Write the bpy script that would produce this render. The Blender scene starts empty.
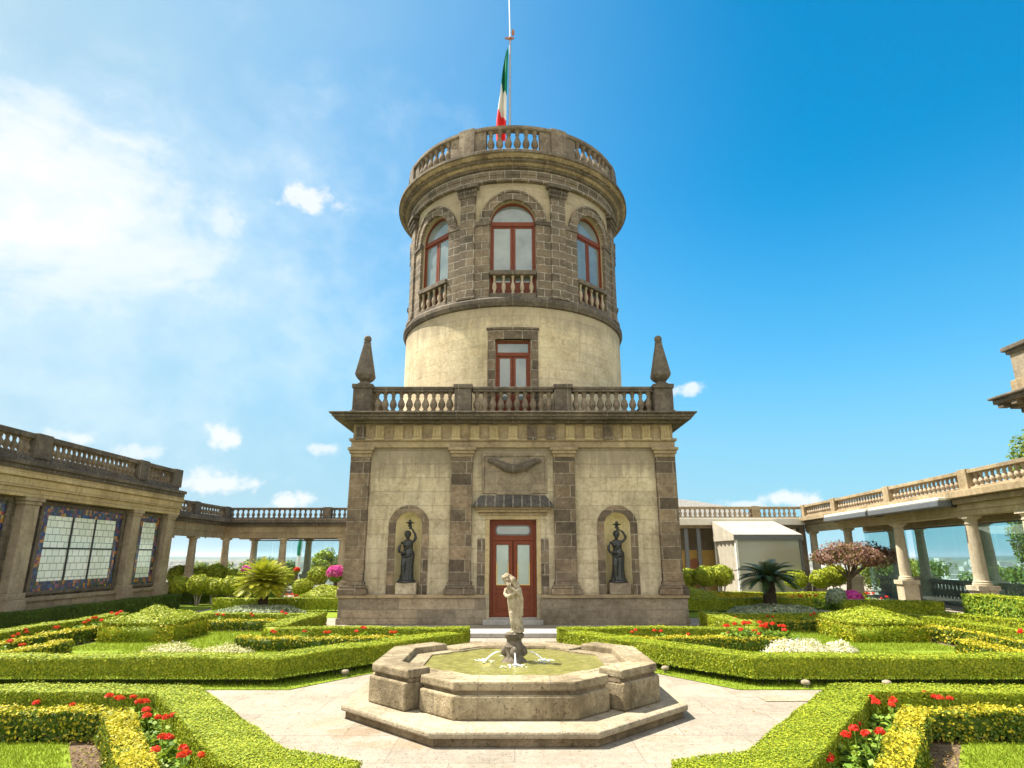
import bpy, math, random
import numpy as np
from mathutils import Vector, Matrix
rad = math.radians
PI = math.pi
random.seed(7)
rng = np.random.default_rng(11)
sc = bpy.context.scene
COL = sc.collection

# ------------------------------------------------------------------ camera
cam_d = bpy.data.cameras.new('camera')
cam_d.lens = 621.3 / 1024 * 36
cam_d.sensor_width = 36
cam_d.clip_start = 0.05
cam_d.clip_end = 60000
cam = bpy.data.objects.new('camera', cam_d)
COL.objects.link(cam)
cam.location = (-0.03, 0, 1.9)
cam.rotation_euler = (rad(90 + 15.45), 0, 0)
sc.camera = cam

# ------------------------------------------------------------------ light
SUN_EL = 60.0
SUN_AZ = -74.0            # degrees from +Y towards +X (the sun stands to the left, a little behind the tower)
sd = bpy.data.lights.new('sun', 'SUN')
sd.energy = 5.0
sd.angle = rad(0.53)
sd.color = (1.0, 0.93, 0.80)
sun = bpy.data.objects.new('sun', sd)
COL.objects.link(sun)
to_sun = Vector((math.sin(rad(SUN_AZ)) * math.cos(rad(SUN_EL)), math.cos(rad(SUN_AZ)) * math.cos(rad(SUN_EL)), math.sin(rad(SUN_EL))))
sun.rotation_euler = to_sun.to_track_quat('Z', 'Y').to_euler()
sun.location = (-30, 20, 60)

sc.view_settings.view_transform = 'Standard'
sc.view_settings.look = 'None'
sc.view_settings.exposure = 1.42
sc.view_settings.gamma = 1.0
sc.view_settings.use_curve_mapping = False


class NT:
    """small helper for node trees"""
    def __init__(self, tree):
        self.t = tree
        self.n = tree.nodes
        self.l = tree.links

    def add(self, typ, **kw):
        nd = self.n.new(typ)
        for k, v in kw.items():
            setattr(nd, k, v)
        return nd

    def put(self, sock, v):
        if hasattr(v, 'is_linked') or isinstance(v, bpy.types.NodeSocket):
            self.l.new(v, sock)
        else:
            sock.default_value = v

    def math(self, op, a, b=None, c=None, clamp=False):
        nd = self.add('ShaderNodeMath', operation=op)
        nd.use_clamp = clamp
        self.put(nd.inputs[0], a)
        if b is not None:
            self.put(nd.inputs[1], b)
        if c is not None:
            self.put(nd.inputs[2], c)
        return nd.outputs[0]

    def noise(self, vec, scale, detail=4, rough=0.55, dist=0.0):
        nd = self.add('ShaderNodeTexNoise')
        if vec is not None:
            self.l.new(vec, nd.inputs['Vector'])
        nd.inputs['Scale'].default_value = scale
        nd.inputs['Detail'].default_value = detail
        nd.inputs['Roughness'].default_value = rough
        nd.inputs['Distortion'].default_value = dist
        return nd.outputs['Fac']

    def ramp(self, fac, stops, interp='LINEAR'):
        nd = self.add('ShaderNodeValToRGB')
        nd.color_ramp.interpolation = interp
        els = nd.color_ramp.elements
        while len(els) < len(stops):
            els.new(0.5)
        for e, (p, c) in zip(els, stops):
            e.position = p
            e.color = (c[0], c[1], c[2], 1) if hasattr(c, '__len__') else (c, c, c, 1)
        self.put(nd.inputs[0], fac)
        return nd.outputs['Color']

    def mix(self, fac, a, b, blend='MIX'):
        nd = self.add('ShaderNodeMix', data_type='RGBA', blend_type=blend)
        self.put(nd.inputs[0], fac)
        for s, v in ((nd.inputs[6], a), (nd.inputs[7], b)):
            if isinstance(v, bpy.types.NodeSocket):
                self.l.new(v, s)
            else:
                s.default_value = (v[0], v[1], v[2], 1)
        return nd.outputs[2]

    def maprange(self, v, a, b, c=0.0, d=1.0, smooth=False):
        nd = self.add('ShaderNodeMapRange')
        if smooth:
            nd.interpolation_type = 'SMOOTHSTEP'
        self.put(nd.inputs[0], v)
        for i, x in enumerate((a, b, c, d)):
            nd.inputs[i + 1].default_value = x
        return nd.outputs[0]


def build_world():
    w = bpy.data.worlds.new('World')
    sc.world = w
    w.use_nodes = True
    t = NT(w.node_tree)
    t.n.clear()
    out = t.add('ShaderNodeOutputWorld')
    bg = t.add('ShaderNodeBackground')
    bg.inputs['Strength'].default_value = 0.105
    sky = t.add('ShaderNodeTexSky', sky_type='NISHITA')
    sky.sun_disc = False
    sky.sun_elevation = rad(SUN_EL)
    sky.sun_rotation = rad(SUN_AZ)
    sky.altitude = 2300
    sky.air_density = 1.0
    sky.dust_density = 0.6
    sky.ozone_density = 2.0
    hs = t.add('ShaderNodeHueSaturation')
    hs.inputs['Saturation'].default_value = 1.25
    hs.inputs['Value'].default_value = 1.0
    t.l.new(sky.outputs[0], hs.inputs['Color'])
    co = t.add('ShaderNodeTexCoord')
    vec = co.outputs['Generated']
    sep = t.add('ShaderNodeSeparateXYZ')
    t.l.new(vec, sep.inputs[0])
    az = t.math('MULTIPLY', t.math('ARCTAN2', sep.outputs[0], sep.outputs[1]), 180 / PI)
    el = t.math('MULTIPLY', t.math('ARCSINE', sep.outputs[2]), 180 / PI)
    mpw = t.add('ShaderNodeMapping')
    t.l.new(vec, mpw.inputs[0])
    mpw.inputs['Rotation'].default_value = (0, rad(-22), 0)
    mpw.inputs['Scale'].default_value = (1.0, 1.0, 2.3)
    n1 = t.noise(mpw.outputs[0], 2.9, 9, 0.60, 0.5)
    n2 = t.noise(vec, 14.0, 6, 0.6, 0.2)
    n3 = t.noise(vec, 38.0, 5, 0.6)

    def blob(a, e, wa, we, nz, amp, lo, hi):
        dx = t.math('DIVIDE', t.math('SUBTRACT', az, a), wa)
        dy = t.math('DIVIDE', t.math('SUBTRACT', el, e), we)
        r = t.math('SQRT', t.math('ADD', t.math('MULTIPLY', dx, dx), t.math('MULTIPLY', dy, dy)))
        r = t.math('ADD', r, t.math('MULTIPLY', t.math('SUBTRACT', nz, 0.5), amp))
        return t.maprange(r, lo, hi, 1.0, 0.0, True)
    # thin veil over the left of the sky, then the bright bank, then the small heaps near the horizon
    veil = t.math('MULTIPLY', t.maprange(az, -62, 30, 0.98, 0.0, True), t.maprange(n1, 0.30, 0.68, 0.80, 1.0))
    veil2 = t.math('MULTIPLY', t.maprange(el, -3, 33, 1.0, 0.0, True), t.maprange(az, -5, 45, .95, .85, True))
    n12 = t.math('ADD', t.math('MULTIPLY', n1, 0.6), t.math('MULTIPLY', n2, 0.4))
    bank = blob(-44, 25.0, 21, 9.0, n12, 5.0, 0.05, 1.05)
    bank = t.math('MULTIPLY', bank, t.maprange(n2, 0.32, 0.62, 0.45, 0.95))
    haze_bank = t.math('MULTIPLY', blob(-36, 23, 27, 16, n12, 3.6, 0.1, 1.4), 0.5)
    wisps = None
    n23 = t.math('ADD', t.math('MULTIPLY', n2, 0.45), t.math('MULTIPLY', n3, 0.55))
    for (a, e, wa, we, s) in ((-20.4, 30.3, 3.3, 1.2, 0.85), (-27.5, 27.3, 1.6, 1.5, .5), (-24.9, 9.6, 1.7, .9, 0.9), (-25.2, 5.7, 3.6, 1.0, 0.85),
                           (-16.7, 9.1, 1.5, .6, 0.7), (-19.4, 4.4, 2.0, .8, 0.9), (16.6, 14.5, 1.5, .75, 0.85), (23.5, 4.6, 2.6, .7, 0.9),
                           (20.0, 4.2, 2.6, .45, 0.7), (-31.1, 7.9, 2.2, .7, .6), (-35.5, 8.6, 2.2, .7, .7), (40, 5, 4, .8, .5)):
        b = t.math('MULTIPLY', blob(a, e, wa, we, n23, 4.6, 0.25, 1.15), s)
        b = t.math('MULTIPLY', b, .85)
        wisps = b if wisps is None else t.math('MAXIMUM', wisps, b)
    white = t.math('MAXIMUM', bank, wisps)
    tint = t.mix(1.0, hs.outputs[0], (0.0, 1.03, 0.95), 'MULTIPLY')
    base = t.mix(veil2, tint, (1.0, 2.1, 2.9))
    base = t.mix(t.maprange(el, -3, 18, .75, 0.0, True), base, (1.7, 2.65, 3.1))
    base = t.mix(veil, base, (1.9, 2.65, 3.05))
    base = t.mix(haze_bank, base, (3.2, 3.65, 3.8))
    # unseen bright cloud added behind the camera to fill the shaded tower front
    back = t.math('MULTIPLY', t.maprange(sep.outputs[1], 0.15, -0.45, 0.0, 0.9, True), t.maprange(n1, 0.32, 0.6, 0.35, 1.0))
    base = t.mix(back, base, (8.0, 7.5, 6.6))
    col = t.mix(white, base, (3.9, 3.85, 3.75))
    t.l.new(col, bg.inputs['Color'])
    t.l.new(bg.outputs[0], out.inputs[0])


build_world()

# ------------------------------------------------------------------ materials
MATS = {}


def new_mat(name):
    m = bpy.data.materials.new(name)
    m.use_nodes = True
    t = NT(m.node_tree)
    t.n.clear()
    out = t.add('ShaderNodeOutputMaterial')
    bs = t.add('ShaderNodeBsdfPrincipled')
    t.l.new(bs.outputs[0], out.inputs[0])
    MATS[name] = m
    return m, t, bs, out


def bump(t, bs, h, strength=0.5, dist=0.02):
    b = t.add('ShaderNodeBump')
    b.inputs['Strength'].default_value = strength
    b.inputs['Distance'].default_value = dist
    t.put(b.inputs['Height'], h)
    t.l.new(b.outputs[0], bs.inputs['Normal'])


def stone(name, c_dark, c_mid, c_light, bw=None, bh=None, mortar=(0.5, 0.46, 0.38), msize=0.014, rough=0.9, vary=0.6, streak=0.0, white=0.0, moff=0.5, mfac=0.8, patch=0.0, patch_col=(.1, .08, .06)):
    """weathered stone; with bw/bh it is coursed in blocks with pale joints (UVs are in metres)"""
    m, t, bs, out = new_mat(name)
    uv = t.add('ShaderNodeUVMap')
    uv.uv_map = 'UVMap'
    geo = t.add('ShaderNodeNewGeometry')
    P = geo.outputs['Position']
    nA = t.noise(P, 1.3, 6, 0.62)
    nB = t.noise(P, 9.0, 6, 0.65)
    nC = t.noise(P, 45.0, 4, 0.6)
    v = t.math('ADD', t.math('MULTIPLY', nA, 0.45), t.math('ADD', t.math('MULTIPLY', nB, 0.38), t.math('MULTIPLY', nC, 0.17)))
    col = t.ramp(v, ((0.40, c_dark), (0.50, c_mid), (0.60, c_light)))
    pits = t.maprange(t.noise(P, 30.0, 3, 0.7), 0.60, 0.70, 0, 1, True)
    col = t.mix(t.math('MULTIPLY', pits, 0.45), col, tuple(x * 0.45 for x in c_dark))
    h = t.math('ADD', t.math('MULTIPLY', nB, 0.6), t.math('MULTIPLY', nC, 0.4))
    if bw:
        br = t.add('ShaderNodeTexBrick')
        t.l.new(uv.outputs[0], br.inputs['Vector'])
        br.offset = moff
        br.inputs['Color1'].default_value = (0.25, 0.25, 0.25, 1)
        br.inputs['Color2'].default_value = (1, 1, 1, 1)
        br.inputs['Mortar'].default_value = (0.6, 0.6, 0.6, 1)
        br.inputs['Scale'].default_value = 1
        br.inputs['Mortar Size'].default_value = msize
        br.inputs['Mortar Smooth'].default_value = 0.25
        br.inputs['Brick Width'].default_value = bw
        br.inputs['Row Height'].default_value = bh
        tint = t.ramp(br.outputs['Color'], ((0.2, [1 - vary * .55] * 3), (0.6, [1.0] * 3), (1.0, [1 + vary * .5, 1 + vary * .42, 1 + vary * .3])))
        col = t.mix(1.0, col, tint, 'MULTIPLY')
        jm = t.math('MULTIPLY', br.outputs['Fac'], t.maprange(nB, 0.35, 0.62, 0.25, mfac))
        col = t.mix(jm, col, mortar)
        h = t.math('SUBTRACT', h, t.math('MULTIPLY', br.outputs['Fac'], 0.6))
    if streak:
        mp = t.add('ShaderNodeMapping')
        t.l.new(P, mp.inputs[0])
        mp.inputs['Scale'].default_value = (5.5, 5.5, 0.5)
        s = t.noise(mp.outputs[0], 1.0, 5, 0.65)
        f = t.math('MULTIPLY', t.maprange(s, 0.52, 0.78, 0, 1, True), streak)
        col = t.mix(f, col, tuple(x * 0.5 for x in c_dark))
        mp2 = t.add('ShaderNodeMapping')
        t.l.new(P, mp2.inputs[0])
        mp2.inputs['Scale'].default_value = (1.9, 1.9, 0.22)
        s2 = t.noise(mp2.outputs[0], 1.0, 6, 0.7, 0.4)
        col = t.mix(t.math('MULTIPLY', t.maprange(s2, 0.50, 0.66, 0, 1, True), streak * .6), col, tuple(x * 0.62 for x in c_dark))
    if patch:
        q = t.noise(P, 0.75, 7, 0.7, 0.6)
        col = t.mix(t.math('MULTIPLY', t.maprange(q, 0.54, 0.68, 0, 1, True), patch), col, patch_col)
    if white:
        s = t.noise(P, 5.0, 5, 0.7, 1.0)
        col = t.mix(t.math('MULTIPLY', t.maprange(s, 0.62, 0.72, 0, 1, True), white), col, (0.55, 0.5, 0.42))
    t.l.new(col, bs.inputs['Base Color'])
    bs.inputs['Roughness'].default_value = rough
    bs.inputs['Specular IOR Level'].default_value = 0.25
    h = t.math('SUBTRACT', h, t.math('MULTIPLY', pits, 0.5))
    bump(t, bs, h, 0.8, 0.035)
    return m


def simple(name, col, rough=0.5, metal=0.0, spec=0.5, var=0.15, scale=8.0, bumpy=0.0):
    m, t, bs, out = new_mat(name)
    geo = t.add('ShaderNodeNewGeometry')
    n = t.noise(geo.outputs['Position'], scale, 5, 0.6)
    c = t.ramp(n, ((0.3, [x * (1 - var) for x in col]), (0.7, [min(1, x * (1 + var)) for x in col])))
    t.l.new(c, bs.inputs['Base Color'])
    bs.inputs['Roughness'].default_value = rough
    bs.inputs['Metallic'].default_value = metal
    bs.inputs['Specular IOR Level'].default_value = spec
    if bumpy:
        bump(t, bs, n, bumpy, 0.02)
    return m


def leaf(name, stops, trans=0.28, rough=0.55, spec=0.25):
    """foliage: every leaf draws its own tone"""
    m, t, bs, out = new_mat(name)
    geo = t.add('ShaderNodeNewGeometry')
    n = t.noise(geo.outputs['Position'], 1.6, 3)
    f = t.math('ADD', t.math('MULTIPLY', geo.outputs['Random Per Island'], 0.72), t.math('MULTIPLY', n, 0.28))
    col = t.ramp(f, stops)
    t.l.new(col, bs.inputs['Base Color'])
    bs.inputs['Roughness'].default_value = rough
    bs.inputs['Specular IOR Level'].default_value = spec
    tr = t.add('ShaderNodeBsdfTranslucent')
    t.l.new(t.mix(0.55, col, (0.35, 0.42, 0.03)), tr.inputs['Color'])
    mx = t.add('ShaderNodeMixShader')
    mx.inputs[0].default_value = trans
    t.l.new(bs.outputs[0], mx.inputs[1])
    t.l.new(tr.outputs[0], mx.inputs[2])
    t.l.new(mx.outputs[0], out.inputs[0])
    return m


stone('plaster', (.325, .27, .18), (.455, .39, .265), (.56, .49, .35), 0.95, 0.42, (.30, .245, .16), 0.010, vary=.20, streak=.6, mfac=.3, patch=.6, patch_col=(.30, .24, .155))
stone('tower_plaster', (.42, .335, .205), (.56, .465, .30), (.66, .565, .385), 0.8, 0.36, (.60, .53, .40), 0.012, vary=.12, streak=.4, mfac=.5, patch=.6, patch_col=(.36, .30, .21))
stone('dark_blocks', (.085, .066, .048), (.135, .105, .075), (.20, .16, .115), 0.62, 0.34, (.42, .38, .31), 0.016, vary=.75, white=.25)
stone('pilaster_blocks', (.095, .073, .052), (.15, .115, .08), (.215, .17, .12), 0.63, 0.36, (.38, .33, .25), 0.013, vary=1.0, white=.45, moff=0.25)
stone('tower_blocks', (.10, .08, .057), (.155, .122, .088), (.215, .172, .125), 0.55, 0.30, (.50, .46, .38), 0.015, vary=.55, white=.2)
stone('plinth_stone', (.17, .135, .095), (.25, .205, .145), (.33, .275, .20), 1.1, 0.40, (.24, .21, .16), 0.012, vary=.5, patch=.5, patch_col=(.12, .092, .07), white=.2)
stone('tan_stone', (.22, .165, .095), (.31, .24, .145), (.39, .31, .195), 1.3, 0.6, (.36, .30, .22), 0.010, vary=.22, streak=.5, patch=.45, patch_col=(.15, .115, .08))
stone('frieze_stone', (.33, .255, .135), (.42, .33, .18), (.50, .40, .235), vary=.2, streak=.25)
stone('weathered', (.075, .062, .048), (.125, .102, .078), (.20, .165, .125), 1.15, 3.0, (.34, .30, .24), 0.012, vary=.35, white=.3, streak=.3)
stone('baluster_stone', (.12, .095, .068), (.19, .15, .105), (.28, .225, .16), vary=.3, white=.2)
stone('column_stone', (.30, .235, .15), (.40, .325, .22), (.48, .40, .28), vary=.2, streak=.35)
stone('pale_column', (.36, .295, .20), (.46, .39, .28), (.54, .47, .35), vary=.2, streak=.35)
stone('wing_stone', (.20, .16, .105), (.30, .24, .16), (.38, .31, .21), 0.9, 0.45, (.28, .24, .18), 0.010, vary=.3, streak=.55)
stone('tower_tan', (.15, .11, .065), (.26, .20, .12), (.37, .30, .19), 0.9, 3, (.36, .31, .23), 0.010, vary=.4, streak=.4, patch=.6, patch_col=(.10, .08, .06))
stone('crown_stone', (.10, .08, .058), (.17, .135, .10), (.28, .23, .17), 0.9, 3.0, (.34, .30, .24), 0.010, vary=.5, white=.25, streak=.3)
stone('wing_frieze', (.32, .235, .12), (.44, .335, .18), (.54, .43, .25), 1.1, .2, (.24, .18, .10), .012, vary=.25, streak=.5, patch=.4, patch_col=(.2, .145, .08))
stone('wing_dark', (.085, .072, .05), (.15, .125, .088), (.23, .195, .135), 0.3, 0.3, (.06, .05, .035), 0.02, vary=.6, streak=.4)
stone('wing_pilaster', (.23, .175, .115), (.33, .26, .18), (.42, .345, .245), vary=.2, streak=.5, patch=.3)
stone('pale_baluster', (.26, .20, .14), (.37, .30, .215), (.46, .38, .28), vary=.2, white=.2)
stone('old_white', (.24, .19, .12), (.40, .34, .24), (.56, .50, .39), vary=.2, streak=.6)
stone('fountain_stone', (.145, .112, .064), (.265, .212, .132), (.385, .322, .21), 0.82, 3.0, (.20, .165, .11), 0.008, vary=.3, streak=.6, patch=.7, patch_col=(.13, .10, .06), white=.2)
stone('fountain_step', (.23, .19, .13), (.31, .26, .185), (.375, .325, .235), 1.0, 3.0, (.27, .23, .17), 0.008, vary=.2, patch=.3, patch_col=(.30, .23, .15))
stone('step_side', (.12, .09, .055), (.20, .15, .09), (.29, .23, .15), vary=.2, streak=.7)
stone('paving', (.215, .183, .143), (.27, .234, .186), (.31, .275, .225), 1.25, 0.95, (.20, .165, .13), 0.007, vary=.16, patch=.35, patch_col=(.30, .235, .17), mfac=.8)
# run-off stains below the ledges: dirty streaks with ragged ends
def runoff(name, z_top, length, col, amount):
    m = MATS[name]
    t = NT(m.node_tree)
    bs = [n for n in t.n if n.type == 'BSDF_PRINCIPLED'][0]
    src = bs.inputs['Base Color'].links[0].from_socket
    geo = t.add('ShaderNodeNewGeometry')
    sep = t.add('ShaderNodeSeparateXYZ'); t.l.new(geo.outputs['Position'], sep.inputs[0])
    mp = t.add('ShaderNodeMapping'); t.l.new(geo.outputs['Position'], mp.inputs[0])
    mp.inputs['Scale'].default_value = (4.2, 4.2, .25)
    n = t.noise(mp.outputs[0], 1.0, 6, .7)
    mp2 = t.add('ShaderNodeMapping'); t.l.new(geo.outputs['Position'], mp2.inputs[0])
    mp2.inputs['Scale'].default_value = (13, 13, .7)
    n2 = t.noise(mp2.outputs[0], 1.0, 4, .6)
    f = t.math('ADD', t.maprange(sep.outputs[2], z_top - length, z_top, -.55, .30), t.math('ADD', t.math('MULTIPLY', n, .75), t.math('MULTIPLY', n2, .30)))
    f = t.math('MULTIPLY', t.maprange(f, .42, .72, 0, 1, True), amount)
    t.l.new(t.mix(f, src, col), bs.inputs['Base Color'])


runoff('plaster', 5.12, 2.3, (.20, .165, .115), .7)
runoff('tower_plaster', 10.1, 2.0, (.26, .215, .15), .6)
# damp and rusty marks on the paving before the fountain
def paving_marks():
    m = MATS['paving']
    t = NT(m.node_tree)
    bs = [n for n in t.n if n.type == 'BSDF_PRINCIPLED'][0]
    src = bs.inputs['Base Color'].links[0].from_socket
    geo = t.add('ShaderNodeNewGeometry')
    sep = t.add('ShaderNodeSeparateXYZ'); t.l.new(geo.outputs['Position'], sep.inputs[0])
    n = t.noise(geo.outputs['Position'], 3.5, 6, .65, .5)
    col = src
    for (x, y, rx, ry, c, st) in ((-1.75, 7.75, .45, .35, (.20, .12, .055), .75), (-1.25, 7.25, .5, .2, (.26, .16, .08), .7), (-2.2, 8.1, .3, .35, (.30, .20, .11), .6),
                                  (1.55, 7.5, .4, .15, (.28, .19, .11), .5), (3.0, 8.6, .9, .3, (.25, .20, .15), .35), (-2.9, 9.6, .8, .3, (.24, .19, .14), .35), (.6, 6.9, .9, .12, (.22, .17, .12), .4)):
        dx = t.math('DIVIDE', t.math('SUBTRACT', sep.outputs[0], x), rx)
        dy = t.math('DIVIDE', t.math('SUBTRACT', sep.outputs[1], y), ry)
        r = t.math('ADD', t.math('SQRT', t.math('ADD', t.math('MULTIPLY', dx, dx), t.math('MULTIPLY', dy, dy))), t.math('MULTIPLY', t.math('SUBTRACT', n, .5), 3.2))
        col = t.mix(t.math('MULTIPLY', t.maprange(r, .35, 1.0, 1, 0, True), st * .55), col, c)
    t.l.new(col, bs.inputs['Base Color'])


paving_marks()
stone('grey_step', (.27, .25, .225), (.35, .33, .305), (.42, .40, .375), 1.4, 3, (.3, .27, .24), .008, vary=.2)
stone('soil', (.07, .045, .028), (.12, .08, .05), (.19, .135, .09), rough=1.0)
stone('niche_plaster', (.60, .51, .29), (.72, .62, .36), (.78, .70, .45), vary=.2, streak=.2)  # yellow glow inside the niches put into the plaster colour
simple('red_wood', (.155, .036, .013), 0.5, 0, 0.25, .25, 14)
simple('dark_wood', (.15, .035, .018), 0.45, 0, 0.5, .25, 14)
simple('brass', (.62, .45, .14), 0.4, 0.6)
simple('bronze', (.045, .047, .045), 0.42, 0.6, 0.5, .5, 18)
simple('steel_grey', (.12, .13, .14), 0.5, 0.2)
simple('iron', (.03, .03, .032), 0.5, 0.3)
simple('pole_metal', (.30, .31, .33), 0.4, 0.6)
simple('white_paint', (.78, .77, .74), 0.5)
simple('tent_canvas', (.35, .32, .26), 0.75, 0, .2, .16, 2.2, .9)
simple('roof_white', (.80, .79, .77), 0.6)
simple('awning_fabric', (.70, .66, .56), 0.7, 0, .2, .06, 3)
simple('ochre_wall', (.52, .34, .10), 0.85, 0, .2, .15, 2)
simple('cream_stucco', (.40, .33, .235), 0.85, 0, .2, .15, 2)
simple('terracotta', (.34, .13, .06), 0.8)
simple('bark', (.10, .075, .055), 0.95, 0, .1, .4, 30, .8)
simple('cycad_trunk', (.055, .042, .03), 0.95, 0, .1, .5, 40, 1.0)
simple('pale_trunk', (.38, .34, .26), 0.9, 0, .1, .4, 30, .6)
simple('flag_green', (.01, .23, .12), 0.8, 0, .2, .1)
simple('flag_white', (.75, .73, .66), 0.8, 0, .2, .06)
simple('flag_red', (.68, .025, .025), 0.8, 0, .2, .1)
simple('lawn_base', (.15, .205, .018), 0.95, 0, .1, .25, 5)
simple('plain', (.13, .14, .085), 1.0, 0, 0, .4, .002)
simple('far_hill', (.075, .10, .075), 1.0, 0, 0, .3, .002)
simple('city_wall', (.55, .52, .48), 0.9, 0, .1, .25, .02)

leaf('box_leaf', ((.12, (.10, .155, .008)), (.42, (.205, .265, .010)), (.70, (.31, .345, .014)), (.95, (.42, .42, .03))), .14)
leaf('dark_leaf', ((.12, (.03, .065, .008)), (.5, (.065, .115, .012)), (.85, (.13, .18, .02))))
leaf('lime_leaf', ((.12, (.15, .21, .010)), (.5, (.27, .32, .015)), (.9, (.42, .42, .03))), .14)
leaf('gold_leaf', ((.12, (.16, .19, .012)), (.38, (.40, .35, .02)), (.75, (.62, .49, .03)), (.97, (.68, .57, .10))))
leaf('straw_leaf', ((.12, (.30, .29, .12)), (.5, (.50, .46, .24)), (.9, (.66, .62, .42))), .2, .7)
leaf('geranium_leaf', ((.12, (.07, .15, .012)), (.5, (.16, .27, .025)), (.9, (.29, .38, .05))))
leaf('tree_leaf', ((.12, (.045, .085, .012)), (.5, (.10, .16, .018)), (.9, (.20, .25, .03))))
leaf('purple_leaf', ((.12, (.085, .034, .032)), (.5, (.19, .085, .07)), (.9, (.31, .18, .14))), .25)
leaf('cycad_lit_leaf', ((.12, (.16, .19, .010)), (.5, (.33, .34, .016)), (.9, (.50, .46, .035))), .3, .5)  # left cycad: sunlight put into a brighter leaf colour
leaf('cycad_shade_leaf', ((.12, (.018, .04, .014)), (.5, (.03, .06, .02)), (.9, (.05, .085, .028))), .1, .4)  # right cycad: the tower's shade put into a darker leaf colour
leaf('silver_leaf', ((.12, (.17, .21, .13)), (.5, (.27, .32, .21)), (.9, (.40, .44, .31))), .15, .7)
leaf('white_flower', ((.12, (.50, .42, .25)), (.35, (.66, .60, .44)), (.6, (.78, .75, .64)), (.95, (.80, .78, .72))), .3, .7)
leaf('red_flower', ((.12, (.55, .008, .010)), (.5, (.72, .018, .014)), (.9, (.80, .06, .03))), .25, .6)
leaf('magenta_flower', ((.12, (.52, .02, .26)), (.5, (.68, .05, .40)), (.9, (.76, .16, .52))), .3, .6)
leaf('orange_flower', ((.12, (.70, .12, .02)), (.5, (.78, .28, .03)), (.9, (.8, .45, .05))), .3, .6)
leaf('grass_blade', ((.12, (.12, .18, .012)), (.5, (.185, .25, .016)), (.9, (.27, .32, .03))), .3, .7, .1)


def mat_glass(name, tint, refl_rough=0.04, alpha=0.35, gl=0.35):
    m, t, bs, out = new_mat(name)
    t.n.remove(bs)
    tr = t.add('ShaderNodeBsdfTransparent')
    tr.inputs[0].default_value = (*tint, 1)
    g = t.add('ShaderNodeBsdfGlossy')
    g.inputs[0].default_value = (.85, .95, 1, 1)
    g.inputs['Roughness'].default_value = refl_rough
    d = t.add('ShaderNodeBsdfDiffuse')
    d.inputs[0].default_value = (*[x * .5 for x in tint], 1)
    m1 = t.add('ShaderNodeMixShader')
    m1.inputs[0].default_value = alpha
    t.l.new(tr.outputs[0], m1.inputs[1])
    t.l.new(d.outputs[0], m1.inputs[2])
    m2 = t.add('ShaderNodeMixShader')
    m2.inputs[0].default_value = gl
    t.l.new(m1.outputs[0], m2.inputs[1])
    t.l.new(g.outputs[0], m2.inputs[2])
    t.l.new(m2.outputs[0], out.inputs[0])
    return m


mat_glass('screen_glass', (.78, .94, .95), .03, .06, .10)
mat_glass('clear_glass', (.88, .97, .97), .03, .03, .05)
mat_glass('plastic_sheet', (.92, .90, .76), .2, .62, .10)

m, t, bs, out = new_mat('window_glass')
geo = t.add('ShaderNodeNewGeometry')
n = t.noise(geo.outputs['Position'], 1.2, 3)
t.l.new(t.ramp(n, ((.3, (.12, .145, .14)), (.7, (.22, .25, .235)))), bs.inputs['Base Color'])
bs.inputs['Roughness'].default_value = .06
bs.inputs['Specular IOR Level'].default_value = 1.0
bs.inputs['Coat Weight'].default_value = .6
bs.inputs['Coat Roughness'].default_value = .03

m, t, bs, out = new_mat('curtain_glass')
geo = t.add('ShaderNodeNewGeometry')
n = t.noise(geo.outputs['Position'], 1.0, 3)
t.l.new(t.ramp(n, ((.3, (.27, .34, .31)), (.7, (.40, .47, .42)))), bs.inputs['Base Color'])
bs.inputs['Roughness'].default_value = .08
bs.inputs['Coat Weight'].default_value = .5
bs.inputs['Coat Roughness'].default_value = .03

m, t, bs, out = new_mat('leaded_glass')       # leaded panes, reflected sky put into the pale base colour
uv = t.add('ShaderNodeUVMap'); uv.uv_map = 'UVMap'
br = t.add('ShaderNodeTexBrick')
t.l.new(uv.outputs[0], br.inputs['Vector'])
br.offset = .5
br.inputs['Color1'].default_value = (.66, .74, .66, 1)
br.inputs['Color2'].default_value = (.80, .85, .79, 1)
br.inputs['Mortar'].default_value = (.22, .26, .22, 1)
br.inputs['Scale'].default_value = 1
br.inputs['Mortar Size'].default_value = .012
br.inputs['Brick Width'].default_value = .30
br.inputs['Row Height'].default_value = .21
t.l.new(br.outputs['Color'], bs.inputs['Base Color'])
bs.inputs['Roughness'].default_value = .12
bs.inputs['Coat Weight'].default_value = .5

m, t, bs, out = new_mat('stained_border')     # mosaic of blue, orange, red and green glass
uv = t.add('ShaderNodeUVMap'); uv.uv_map = 'UVMap'
vo = t.add('ShaderNodeTexVoronoi')
vo.inputs['Scale'].default_value = 10.0
vo.inputs['Randomness'].default_value = .35
t.l.new(uv.outputs[0], vo.inputs['Vector'])
sp = t.add('ShaderNodeSeparateColor')
t.l.new(vo.outputs['Color'], sp.inputs[0])
c = t.ramp(sp.outputs[0], ((0, (.010, .022, .11)), (.26, (.018, .07, .20)), (.40, (.035, .033, .035)), (.55, (.40, .15, .02)), (.66, (.16, .03, .06)), (.76, (.22, .09, .14)), (.86, (.05, .07, .03)), (.94, (.34, .25, .06))), 'CONSTANT')
vo2 = t.add('ShaderNodeTexVoronoi'); vo2.feature = 'DISTANCE_TO_EDGE'
vo2.inputs['Scale'].default_value = 10.0
vo2.inputs['Randomness'].default_value = .35
t.l.new(uv.outputs[0], vo2.inputs['Vector'])
t.l.new(t.mix(t.maprange(vo2.outputs[0], .03, .07, 1, 0), c, (.05, .045, .035)), bs.inputs['Base Color'])
bs.inputs['Roughness'].default_value = .2

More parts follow.
